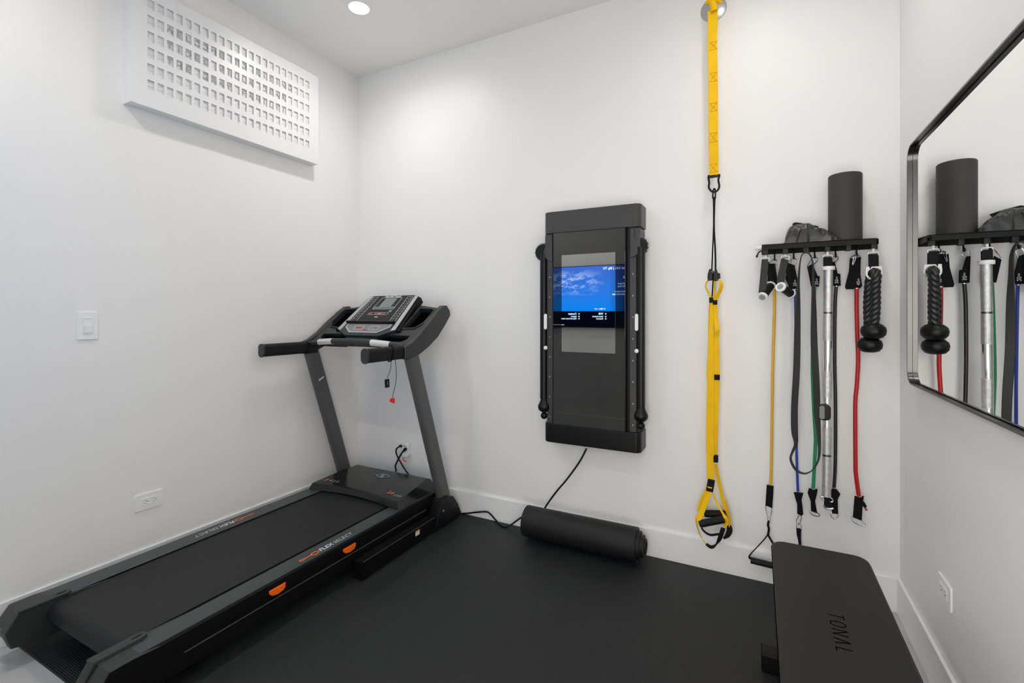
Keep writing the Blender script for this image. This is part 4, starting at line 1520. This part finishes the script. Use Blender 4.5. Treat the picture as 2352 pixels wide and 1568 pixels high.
for (x, yt, yb2, sp, ga, gb, ya, yb3, lab) in (
        (1758, 586, 592, [(1758, 596), (1755, 630), (1750.5, 674)], (1750.6, 683), (1771, 655), 2.435, 2.535, 'grey strap handle with a round grip hanging at the far left of the shelf'),
        (1804, 583, 588, [(1803, 594), (1798, 625), (1793, 650)], (1792, 658), (1817, 675), 2.45, 2.53, 'grey strap handle second from left under the shelf, grip tilted down to the right')):
    h = root('strap_grip', onY(x, yt, FY), lab, 'handle', 'strap handles under the shelf')
    tlock(h, x, yt, yb2, 9)
    b = NB()
    A, B_ = onY(ga[0], ga[1], ya), onY(gb[0], gb[1], yb3)
    pp = [onY(*q, FY) for q in sp]
    pp[-1] = A + V((0, 0.018, 0.018))
    pp[1] = (pp[0] + pp[-1]) / 2
    ribbon(b, pp, 0.030, (1, 0.12, 0), 0.004)
    pq = [pp[0] + V((0, 0.008, 0)), (pp[0] + B_) / 2 + V((0.006, 0.006, 0)), B_ + V((0, -0.006, 0.016))]
    build('strap', b, M_LOOP, h)
    b = NB()
    ribbon(b, pq, 0.020, (1, 0.3, 0), 0.004)
    build('strap', b, M_BWEB, h)
    b = NB()
    d = (B_ - A).normalized()
    tube(b, [A + d * 0.008, A + d * 0.02, B_ - d * 0.02, B_ - d * 0.008], [0.0195, 0.0175, 0.0175, 0.0195], 24, sm=3)
    g_ = build('grip', b, M_FOAM, h)
    for e0, dd in ((A, d), (B_, -d)):
        b = NB()
        fr = frame(e0, dd)
        Mq = basis(e0, fr[0], fr[1], dd)
        lathe(b, [(0.014, 0.0), (0.021, 0.0), (0.0228, 0.003), (0.0228, 0.008), (0.019, 0.010), (0.014, 0.010), (0.014, 0.0)], Mq, 32)
        cp = build('end_ring', b, M_WPL, h)
        b = NB()
        lathe(b, [(0, -0.0005), (0.003, -0.0005), (0.0035, 0.0008), (0.0135, 0.0008), (0.0138, 0.004), (0, 0.004)], Mq, 32)
        build('end_disc', b, M_GPRINT if e0 is A else M_TM, cp)

# resistance tubes on the back hooks
def carab(b, pts, y, r=0.0022):
    tube(b, [onY(p[0], p[1], y + (p[2] if len(p) > 2 else 0)) for p in pts], r, 7, closed=True, sm=4)


def sleeve(name, r, poly, y, th=0.012, m=None):
    b = NB()
    q = [onY(x, yy, y) for x, yy in poly]
    o = q[0]
    prism(b, [(p.x - o.x, p.z - o.z) for p in q][::-1], WB((o.x, y + th / 2, o.z)), th, 0.0025)
    return build(name, b, m or M_SLEEVE, r)


TUBES = [
    dict(lab='thin yellow resistance tube hanging from the shelf, ending in a black stirrup handle', m=M_TY, r=0.0062, y=2.572,
         hook=(1779, 597), top=[(1766, 605), (1768, 601), (1777, 596), (1784, 598), (1785, 604), (1781, 607)],
         sl=[(1765, 606), (1780, 605), (1787, 650), (1787, 658), (1762, 658)], path=[(1778, 656), (1779, 700), (1775, 838), (1773.5, 930), (1771.6, 1060), (1770, 1114)],
         bot=[(1761, 1113), (1777, 1116), (1774, 1166), (1758, 1160)], bc=[(1759, 1160), (1772, 1166), (1771, 1180), (1767, 1185), (1762, 1181)], num='10', np=(1774, 646), nm=M_CYAN),
    dict(lab='blue resistance tube hanging from the shelf behind the left side of the grey loop band', m=M_TB, r=0.0055, y=2.572,
         hook=(1823, 594), top=[(1815, 610), (1817, 598), (1822, 592), (1829, 596), (1829, 602), (1825, 611)],
         sl=[(1811, 604), (1825, 609), (1832, 643), (1830, 663), (1815, 663), (1804, 640)], path=[(1826, 662), (1827, 700), (1829, 850), (1829, 960), (1829.5, 1032), (1831.5, 1099), (1833, 1130)],
         bot=[(1823, 1130), (1845, 1132), (1841, 1147), (1843, 1160), (1845, 1180), (1841, 1184), (1831, 1179), (1831, 1157), (1827, 1145)], bc=[(1839, 1180), (1840, 1192), (1836, 1203), (1830, 1199), (1830, 1192)], num='20', np=(1826, 653), nm=M_WPRINT),
    dict(lab='green resistance tube hanging from the shelf behind the right side of the grey loop band', m=M_TG, r=0.0072, y=2.572,
         hook=(1871, 592), top=[(1854, 613), (1861, 600), (1867, 592), (1875, 591), (1878, 597), (1870, 606)],
         sl=[(1854, 613), (1866, 605), (1878, 634), (1883, 634), (1881, 658), (1863, 658)], path=[(1871, 656), (1869, 700), (1866, 829), (1867, 884), (1870, 952), (1873, 998), (1873, 1020), (1870, 1079), (1867.7, 1124)],
         bot=[(1858, 1121), (1878, 1123), (1876, 1135), (1872, 1150), (1877, 1178), (1863, 1173), (1862, 1150), (1855, 1132)], bc=[(1862, 1172), (1877, 1177), (1883, 1184), (1874, 1185), (1863, 1180)], num='30', np=(1876, 650), nm=M_WPRINT),
    dict(lab='black resistance tube hanging from the shelf just right of the steel bar', m=M_TK, r=0.0070, y=2.572,
         hook=(1919, 590), top=[(1910, 602), (1912, 592), (1918, 588), (1924, 590), (1925, 595), (1917, 602)],
         sl=[(1909, 601), (1917, 601), (1924, 628), (1930, 629), (1931, 656), (1911, 656)], path=[(1921, 655), (1918, 700), (1917, 815), (1919, 930), (1918.6, 1060), (1915.5, 1122)],
         bot=[(1907, 1123), (1922, 1123), (1930, 1134), (1924, 1146), (1925, 1180), (1911, 1178), (1908, 1150)], bc=[(1923, 1178), (1926, 1184), (1919, 1191), (1913, 1190), (1908, 1183), (1911, 1178)], num='50', np=(1922, 646), nm=M_WPRINT),
    dict(lab='thick red resistance tube hanging from the shelf beside the twisted rope', m=M_TR, r=0.0082, y=2.568,
         hook=(1967, 588), top=[(1953, 597), (1956, 590), (1964, 586), (1974, 588), (1978, 594), (1971, 602)],
         sl=[(1952, 594), (1977, 590), (1976, 630), (1980, 656), (1974, 664), (1943, 664), (1941, 658), (1950, 622)], path=[(1968, 660), (1967.5, 700), (1969, 769), (1971, 826), (1968, 884), (1964.5, 930), (1965, 1060), (1966, 1089), (1973, 1141)],
         bot=[(1963, 1139), (1984, 1139), (1981, 1160), (1979, 1195), (1959, 1187)], bc=[(1956, 1186), (1960, 1184), (1978, 1194), (1982, 1199), (1988, 1204), (1984, 1208), (1970, 1204), (1958, 1196)], num='40', np=(1972, 650), nm=M_WPRINT),
]
for d in TUBES:
    r = root('resistance_tube', onY(*d['hook'], d['y']), d['lab'], 'resistance band', 'coloured resistance tubes under the shelf')
    b = NB()
    carab(b, d['top'], d['y'])
    build('carabiner', b, M_CHROME, r)
    s_ = sleeve('upper_sleeve', r, d['sl'], d['y'])
    b = NB()
    text(b, d['num'], 0.019, WB(onY(*d['np'], d['y'] - 0.0065)) @ Matrix.Rotation(math.radians(90), 4, 'Z'), 0.0004)
    text(b, 'LBS', 0.008, WB(onY(d['np'][0], d['np'][1] - 8, d['y'] - 0.0065)) @ Matrix.Rotation(math.radians(90), 4, 'Z'), 0.0004)
    build('number', b, d['nm'], s_, smooth=False)
    b = NB()
    tube(b, [onY(x, y, d['y']) for x, y in d['path']], d['r'], 12, sm=6)
    build('tube', b, d['m'], r)
    b = NB()
    e = onY(*d['path'][-1], d['y'])
    lathe(b, [(d['r'] + 0.001, -0.002), (d['r'] + 0.003, -0.001), (d['r'] + 0.003, 0.001), (d['r'] + 0.001, 0.002), (d['r'] + 0.001, -0.002)], XYZ(e + V((0, 0, 0.005))), 16)
    e = onY(*d['path'][0], d['y'])
    lathe(b, [(d['r'] + 0.001, -0.002), (d['r'] + 0.003, -0.001), (d['r'] + 0.003, 0.001), (d['r'] + 0.001, 0.002), (d['r'] + 0.001, -0.002)], XYZ(e + V((0, 0, -0.005))), 16)
    build('eyelet', b, M_CHROME, r)
    sleeve('lower_sleeve', r, d['bot'], d['y'])
    b = NB()
    carab(b, d['bc'], d['y'], 0.0023)
    build('carabiner', b, M_CHROME, r)
    if d['num'] == '40':
        # further clips and the folded tail with a red end
        b = NB()
        carab(b, [(1958, 608), (1960, 595), (1963, 588), (1966, 590), (1961, 604)], d['y'] - 0.010)
        build('carabiner', b, M_CHROME, r)
        sleeve('tail', r, [(1981, 1150), (1985, 1152), (1991, 1162), (1987, 1168), (1980, 1160)], d['y'] - 0.002, 0.008)
        sleeve('tail_end', r, [(1986, 1168), (1991, 1167), (1993, 1171), (1988, 1173)], d['y'] - 0.002, 0.008, M_TR)

# stirrup handle clipped below the yellow tube
r = root('stirrup_handle', onY(1767, 1186, 2.572), 'black stirrup handle clipped to the bottom of the yellow tube', 'handle')
YH = 2.565
b = NB()
carab(b, [(1766, 1186), (1769, 1188), (1769, 1194), (1765, 1196), (1763, 1190)], YH, 0.002)
build('ring', b, M_CHROME, r)
b = NB()
ribbon(b, [onY(1766, 1195, YH), onY(1764, 1205, YH), onY(1766, 1214, YH), onY(1764, 1229, YH)], 0.010, (1, 0.4, 0), 0.005)
ribbon(b, [onY(1764, 1227, YH), onY(1754, 1240, YH), onY(1742, 1253, YH), onY(1722, 1275, YH), onY(1724, 1283, YH)], 0.016, (0.5, 1, 0), 0.003)
ribbon(b, [onY(1764, 1227, YH), onY(1771, 1240, YH), onY(1785, 1262, YH), onY(1808, 1296, YH), onY(1810, 1304, YH)], 0.016, (0.5, 1, 0), 0.003)
build('strap', b, M_BWEB, r)
b = NB()
cyl(b, onY(1724, 1284, YH) + V((0, 0, -0.004)), onY(1810, 1306, YH) + V((0, 0, -0.002)), 0.0145, seg=20)
build('foam_grip', b, M_FOAM, r)
# lower strap on the blue tube
r = root('ankle_strap', onY(1835, 1202, 2.572), 'narrow black strap with a silver clip hanging below the blue tube', 'strap')
b = NB()
carab(b, [(1830, 1203), (1836, 1201), (1840, 1206), (1840, 1214), (1835, 1212), (1830, 1216)], 2.570, 0.0019)
build('clip', b, M_CHROME, r)
b = NB()
ribbon(b, [onY(1835, 1213, 2.57), onY(1835, 1228, 2.57), onY(1837, 1244, 2.57), onY(1838, 1270, 2.57)], [0.022, 0.018, 0.012, 0.014], (1, 0.2, 0), 0.006)
build('strap', b, M_BWEB, r)

# grey loop band over the third clip
YLB = 2.450
b = NB()
lp1 = [(1851, 580, 0, .022), (1843, 584, 0, .022), (1838, 600, .002, .022), (1834, 646, .007, .024), (1832, 717, .018, .028), (1830, 838, .026, .028), (1825, 930, .026, .026), (1825, 987, .022, .026), (1828, 1018, .012, .024), (1821, 1036, .008, .024),
       (1816, 1054, .006, .022), (1827, 1077, .006, .022), (1846, 1087, .006, .022), (1864, 1081, .006, .022), (1877, 1063, .006, .022), (1882, 1040, .008, .024), (1881, 1000, .012, .024), (1877, 952, .020, .024), (1875, 884, .026, .026), (1870, 792, .027, .026), (1869, 700, .016, .026), (1868, 646, .008, .024), (1867, 605, .004, .022), (1860, 584, 0, .022)]
pts_, wd_, dd_ = [], [], []
for i, (x, y, face, wv) in enumerate(lp1):
    pts_.append(onY(x, y, YLB))
    t = min(face / 0.022, 1.0)
    # turn from edge-on (width along the depth) to facing the room
    ang = t * math.radians(72)
    sgn = 1 if 0 < i < 11 else 1
    wd_.append(0.020 + 0.008 * t)
    dd_.append(V((math.sin(ang), math.cos(ang), 0)))
ribbon(b, pts_, wd_, dd_, 0.0045, sm=5, closed=True)
build('loop_band', b, M_LOOP, label='long grey flat rubber loop band hooked over the third clip of the shelf', cat='resistance band')

# steel bar
YBAR = 2.485
r = root('cable_bar', onY(1901, 576, YBAR), 'long chrome and knurled steel pull bar hanging upright from the shelf', 'bar')
tlock(r, 1901, 578, 586, 10, YBAR, 5)
b = NB()
ribbon(b, [onY(1901.5, 590, YBAR), onY(1901.5, 614, YBAR)], 0.034, (1, 0.1, 0), 0.008)
build('strap', b, M_BWEB, r)
b = NB()
top_ = onY(1902.5, 619, YBAR)
botp = onY(1898, 1139, YBAR)
ax = top_.x


def bar_pt(py):
    f = (py - 619) / (1139 - 619)
    return top_.lerp(botp, f)


lathe(b, [(0.017, -0.008), (0.0245, -0.008), (0.0255, 0.0), (0.0245, 0.008), (0.017, 0.008), (0.017, -0.008)], XYZ(bar_pt(616)), 28)
build('collar', b, M_WPL, r)
segs = [(619, 716, 'K'), (716, 720, 'S'), (720, 782, 'K'), (782, 852, 'C'), (852, 912, 'K'), (912, 980, 'C'), (980, 1042, 'K'), (1042, 1047, 'S'), (1047, 1139, 'M')]
for y0, y1, k in segs:
    nm_, m_ = {'K': ('knurled_section', M_KNURL), 'C': ('chrome_section', M_CHROME), 'S': ('groove', M_FRAMEM), 'M': ('lower_section', M_KNURL)}[k]
    b = NB()
    cyl(b, bar_pt(y0), bar_pt(y1), {'K': 0.0178, 'C': 0.0172, 'S': 0.0168, 'M': 0.0176}[k], seg=32)
    build(nm_, b, m_, r)
b = NB()
tube(b, [onY(x, y, YBAR) for x, y in ((1887, 1140), (1905, 1142), (1911, 1146), (1911, 1152), (1893, 1148), (1886, 1144))], 0.0035, 10, closed=True, sm=3)
build('end_loop', b, M_CHROME, r)
b = NB()
ribbon(b, [onY(1902, 1144, YBAR), onY(1902, 1164, YBAR)], 0.030, (1, 0.1, 0), 0.008)
build('strap', b, M_BWEB, r)
b = NB()
tube(b, [onY(x, y, YBAR) for x, y in ((1893, 1160), (1896, 1166), (1904, 1168), (1914, 1167))], 0.0048, 10, sm=3)
build('end_bar', b, M_STEEL, r)
# puck remote gripping the bar
c = onY(1893.5, 946, YBAR - 0.022)
pk = root('bar_remote', c, 'small black oval remote clipped on the chrome bar', 'remote')
b = NB()
prism(b, rrect(0.046, 0.070, 0.018, 6), WB((c.x, YBAR - 0.015, c.z)), 0.020, 0.006)
build('remote_body', b, M_BLK, pk)
b = NB()
prism(b, rrect(0.019, 0.058, 0.009, 6), WB((c.x - 0.010, YBAR - 0.0348, c.z)), 0.0015, 0.0005)
build('button', b, M_LCD, pk)

# twisted rope attachment
YR = 2.485
r = root('triceps_rope', onY(2006, 575, YR), 'black twisted rope attachment with two round rubber ends hanging at the right end', 'rope')
tlock(r, 2006, 571, 579, 12, YR, 5)
b = NB()
ribbon(b, [onY(2006, 583, YR), onY(2006.5, 616, YR)], 0.036, (1, 0.1, 0), 0.008)
build('strap', b, M_BWEB, r)
b = NB()
dcx, dcz = onY(2007.5, 627, YR).x, onY(2007.5, 627, YR).z
outer_ = [(-0.028, 0.028), (0.026, 0.028), (0.030, 0.0)] + [(0.030 * math.cos(a), 0.030 * math.sin(a)) for a in [-k * math.pi / 10 for k in range(1, 10)]] + [(-0.030, 0.0)]
inner_ = [(0.022 * math.cos(2 * math.pi * k / 24), -0.002 + 0.022 * math.sin(2 * math.pi * k / 24)) for k in range(24)]
plate(b, outer_, [inner_], 0.010, WB((dcx, YR, dcz)), 0.002)
build('end_plate', b, M_WPL, r)


def rope(b, pts, R=0.0092, rs=0.0098, pitch=0.066, seg=10):
    P = smoothpath(pts, 14)
    L = [0]
    for i in range(1, len(P)):
        L.append(L[-1] + (P[i] - P[i - 1]).length)
    n = int(L[-1] / 0.0035)
    res = []
    for j in range(n + 1):
        s = L[-1] * j / n
        i = 0
        while i < len(L) - 2 and L[i + 1] < s:
            i += 1
        f = (s - L[i]) / max(L[i + 1] - L[i], 1e-9)
        res.append((P[i].lerp(P[i + 1], f), (P[i + 1] - P[i]).normalized(), s))
    for k in range(3):
        q = []
        for p, t, s in res:
            a, c_ = frame(p, t, V((0, 1, 0)))
            ph = 2 * math.pi * (s / pitch + k / 3)
            q.append(p + (a * math.cos(ph) + c_ * math.sin(ph)) * R)
        tube(b, q, rs, seg)


top_r = V((dcx, YR, dcz - 0.006))
for nm, pts in (('f', [top_r + V((0.0, 0.018, 0.004)), top_r + V((0.002, -0.004, 0.012)), top_r + V((0.004, -0.024, -0.004)), onY(2011, 660, YR - 0.022), onY(2011, 700, YR - 0.018), onY(2008, 748, YR - 0.012)]),
                ('b', [top_r + V((0.0, 0.010, 0.010)), top_r + V((-0.008, 0.024, -0.010)), onY(1996, 665, YR + 0.020), onY(1994, 710, YR + 0.020), onY(1997, 775, YR + 0.016)])):
    b = NB()
    rope(b, pts)
    build('rope_strand', b, M_ROPE, r, angle=80)
for (x, y, yy) in ((2006, 760, YR - 0.01), (1997.6, 791.5, YR + 0.014)):
    b = NB()
    c = onY(x, y, yy)
    prof = [(0.018, 0.032), (0.030, 0.028), (0.042, 0.016), (0.0455, 0.002), (0.043, -0.014), (0.033, -0.027), (0.018, -0.032), (0, -0.033)]
    lathe(b, [(0, 0.032)] + prof, XYZ(c), 32)
    build('rubber_end', b, M_BLK, r)

# ================================================================== MIRROR on the right wall
MX = 0.515
my1 = onX(2096, 500, 0.532).y + 0.006
mz0, mz1 = onX(2110, 892, 0.516).z, onX(2125, 293, 0.516).z
my0 = 0.55
mr = root('wall_mirror', (XR, (my0 + my1) / 2, mz0), 'large wall mirror with rounded corners and a thin dark metal frame', 'mirror')
wM, hM = my1 - my0, mz1 - mz0
Mm = WR((MX, (my0 + my1) / 2, (mz0 + mz1) / 2))
b = NB()
rc = 0.055
prism(b, rrect(wM - 0.02, hM - 0.02, rc - 0.01, 10), Mm @ XYZ((0, 0, -0.023)), 0.006)
build('mirror_glass', b, M_MIRROR, mr, smooth=False)
b = NB()
plate(b, rrect(wM, hM, rc, 10), [rrect(wM - 0.014, hM - 0.014, rc - 0.007, 10)], 0.036, Mm @ XYZ((0, 0, -0.0185)), 0.0012)
build('frame', b, M_FRAMEM, mr, angle=40)
# ================================================================== BENCH
BX0, BX1, BY1, BY0, BZ = 0.047, 0.343, 2.055, 0.86, 0.45
bn = root('weight_bench', ((BX0 + BX1) / 2, (BY0 + BY1) / 2, 0.007), 'flat black padded weight bench standing in front of the shelf', 'bench')
b = NB()
bw, bl = BX1 - BX0, BY1 - BY0
prism(b, rrect(bw, bl, 0.045, 8), XYZ(((BX0 + BX1) / 2, (BY0 + BY1) / 2, BZ - 0.055)), 0.055, 0.010, seg=4)
pad = build('seat_pad', b, M_LEATH, bn, angle=50)
b = NB()
lpath = [(p[0] * 1.0 + (BX0 + BX1) / 2, p[1] + (BY0 + BY1) / 2, BZ - 0.011) for p in rrect(bw + 0.001, bl + 0.001, 0.045, 8)]
tube(b, lpath, 0.0016, 6, closed=True)
build('piping', b, M_EMBOSS, pad)
# debossed name: thin line letters, drawn on the pad
b = NB()
P_T, P_L = onZ(1915, 1412, BZ), onZ(1942, 1497, BZ)
nx = (P_T.x + P_L.x) / 2 + 0.002
Lt = P_T.y - P_L.y
hgt = 0.036
Mt = basis((nx, P_T.y + 0.008, BZ + 0.0002), (0, -1, 0), (1, 0, 0), (0, 0, 1))
cwid = 0.022
stp = (Lt + 0.012) / 4.45


def stroke(pl, closed=False):
    for p, q in zip(pl[:-1], pl[1:]):
        line(b, p, q, 0.0024, 0.0, Mt)


def sh_(pts, i):
    return [(i * stp + x * cwid, (y - 0.5) * hgt) for x, y in pts]


stroke(sh_([(0, 1), (1, 1)], 0)); stroke(sh_([(0.5, 1), (0.5, 0)], 0))
stroke(sh_([(0.5 + 0.55 * math.cos(a * math.pi / 10), 0.5 + 0.5 * math.sin(a * math.pi / 10)) for a in range(21)], 1))
stroke(sh_([(0, 0), (0, 1), (1, 0), (1, 1)], 2))
stroke(sh_([(0, 0), (0.5, 1), (1, 0)], 3))
stroke(sh_([(0.1, 1), (0.1, 0), (0.85, 0)], 4))
build('lettering', b, M_EMBOSS, pad, smooth=False)
b = NB()
box(b, (0.10, BY0 + 0.10, BZ - 0.095), (0.29, BY1 - 0.10, BZ - 0.0555), 0.006)
build('underframe', b, M_RACK, bn)
for yy in (BY1 - 0.075, BY0 + 0.075):
    b = NB()
    box(b, (0.165, yy - 0.03, 0.07), (0.225, yy + 0.03, BZ - 0.09), 0.006)
    build('leg', b, M_RACK, bn)
    b = NB()
    box(b, (0.012, yy - 0.036, 0.0075), (0.378, yy + 0.036, 0.075), 0.008)
    build('foot_bar', b, M_RACK, bn)

# ================================================================== TELEVISION on the wall behind the camera
TVX0, TVX1, TVZ0, TVZ1 = -2.34, -1.10, 1.145, 1.842
TY = YF + 0.045
tv = root('television', ((TVX0 + TVX1) / 2, YF, TVZ0), 'wide black television showing a blue sky, seen reflected in the trainer screen', 'television')
b = NB()
box(b, (TVX0, YF + 0.005, TVZ0), (TVX1, TY, TVZ1), 0.004)
build('casing', b, M_BLK, tv)
# picture: sky with clouds above a dark information strip, all made of light
m = bpy.data.materials.new('tv_picture')
m.use_nodes = True
nt = m.node_tree
for n in list(nt.nodes):
    nt.nodes.remove(n)
N_ = nt.nodes.new
out = N_('ShaderNodeOutputMaterial')
em_ = N_('ShaderNodeEmission')
tc = N_('ShaderNodeTexCoord')
sep = N_('ShaderNodeSeparateXYZ')
nt.links.new(tc.outputs['Object'], sep.inputs[0])


def mth(op, a, b_=None, clamp=False):
    n = N_('ShaderNodeMath')
    n.operation = op
    n.use_clamp = clamp
    for i, q in enumerate((a, b_)):
        if q is None:
            continue
        if isinstance(q, (int, float)):
            n.inputs[i].default_value = q
        else:
            nt.links.new(q, n.inputs[i])
    return n.outputs[0]


def rng(v, a, b_, c, d):
    n = N_('ShaderNodeMapRange')
    nt.links.new(v, n.inputs[0])
    for i, q in enumerate((a, b_, c, d)):
        n.inputs[i + 1].default_value = q
    return n.outputs[0]


def mixc(f, a, b_):
    n = N_('ShaderNodeMix')
    n.data_type = 'RGBA'
    if isinstance(f, (int, float)):
        n.inputs[0].default_value = f
    else:
        nt.links.new(f, n.inputs[0])
    for i, q in ((6, a), (7, b_)):
        if isinstance(q, tuple):
            n.inputs[i].default_value = (*q, 1)
        else:
            nt.links.new(q, n.inputs[i])
    return n.outputs[2]


# Object coordinates: x along the wall (origin at the TV's middle), z up from its lower edge
zz_ = sep.outputs['Z']
xx_ = sep.outputs['X']
sky = mixc(rng(zz_, 0.18, 0.69, 0, 1), (0.001, 0.22, 0.85), (0.05, 0.14, 0.60))
nz = N_('ShaderNodeTexNoise')
nz.inputs['Scale'].default_value = 6.5
nz.inputs['Detail'].default_value = 8
nz.inputs['Roughness'].default_value = 0.65
mp = N_('ShaderNodeMapping')
mp.inputs['Scale'].default_value = (1, 1, 2.0)
mp.inputs['Location'].default_value = (0.35, 0, 0.1)
nt.links.new(tc.outputs['Object'], mp.inputs[0])
nt.links.new(mp.outputs[0], nz.inputs['Vector'])
# cloud bank: strongest around z 0.52, left part of the reflection
bandz = mth('SUBTRACT', 1.0, mth('MULTIPLY', mth('ABSOLUTE', mth('SUBTRACT', zz_, 0.51)), 6.5), True)
bandx = rng(xx_, 0.22, -0.05, 0, 1)
cl = mth('MULTIPLY', mth('MULTIPLY', bandz, bandx), rng(nz.outputs['Fac'], 0.47, 0.56, 0, 1), True)
sky = mixc(cl, sky, (0.45, 0.60, 1.0))
# the picture fades to navy towards its right-hand (written) side
sky = mixc(rng(xx_, 0.26, 0.50, 0, 1), sky, (0.0, 0.02, 0.16))
isbar = mth('GREATER_THAN', 0.185, zz_)
pic = mixc(isbar, sky, (0.001, 0.002, 0.006))
nt.links.new(pic, em_.inputs[0])
em_.inputs[1].default_value = TV_GLOW
nt.links.new(em_.outputs[0], out.inputs[0])
b = NB()
box(b, (TVX0 + 0.008, TY, TVZ0 + 0.012), (TVX1 - 0.008, TY + 0.0008, TVZ1 - 0.008))
build('screen', b, m, tv)
M_TVT = mat('tv_text', (0, 0, 0), 0.5, emit=(0.55, 0.75, 1.0), estr=TV_GLOW * 1.6)
b = NB()


def tvt(s, size, x, z, al='LEFT'):
    text(b, s, size, WF((x, TY + 0.0012, z)), 0.0003, align=al, bold=0.0006)


# x positions run from the viewer's left (+x) to right (-x)
tvt('Your Info | My TV', 0.038, -1.24, 1.800)
tvt('Let', 0.045, -1.24, 1.70)
tvt('watch your', 0.026, -1.24, 1.63)
tvt('TV for free', 0.026, -1.24, 1.60)
tvt('Welcome to your', 0.026, -1.20, 1.545)
tvt('home entertainment', 0.026, -1.20, 1.515)
for k, dx in enumerate((0, .02, .04, .06, .09, .11)):
    lathe(b, [(0, 0), (0.006 if k != 2 else 0.009, 0), (0.006 if k != 2 else 0.009, 0.0006), (0, 0.0006)], WF((-1.50 - dx, TY + 0.001, 1.355)), 10)
for (x, l1, l2, l3) in ((-1.49, 'Wifi', 'Guest network', 'Password'), (-1.80, 'Contact', 'Support', 'Help and house manual'), (-2.14, 'Time', 'Check out', '10 am')):
    tvt(l1, 0.030, x - 0.03, 1.300)
    tvt(l2, 0.020, x - 0.03, 1.270)
    tvt(l3, 0.020, x - 0.03, 1.245)
    for z in (1.300, 1.270, 1.245):
        lathe(b, [(0, 0), (0.007, 0), (0.007, 0.0006), (0, 0.0006)], WF((x, TY + 0.001, z)), 10)
box(b, (-2.14, TY + 0.0008, 1.172), (-1.98, TY + 0.0014, 1.176))
build('on_screen_text', b, M_TVT, tv, smooth=False)
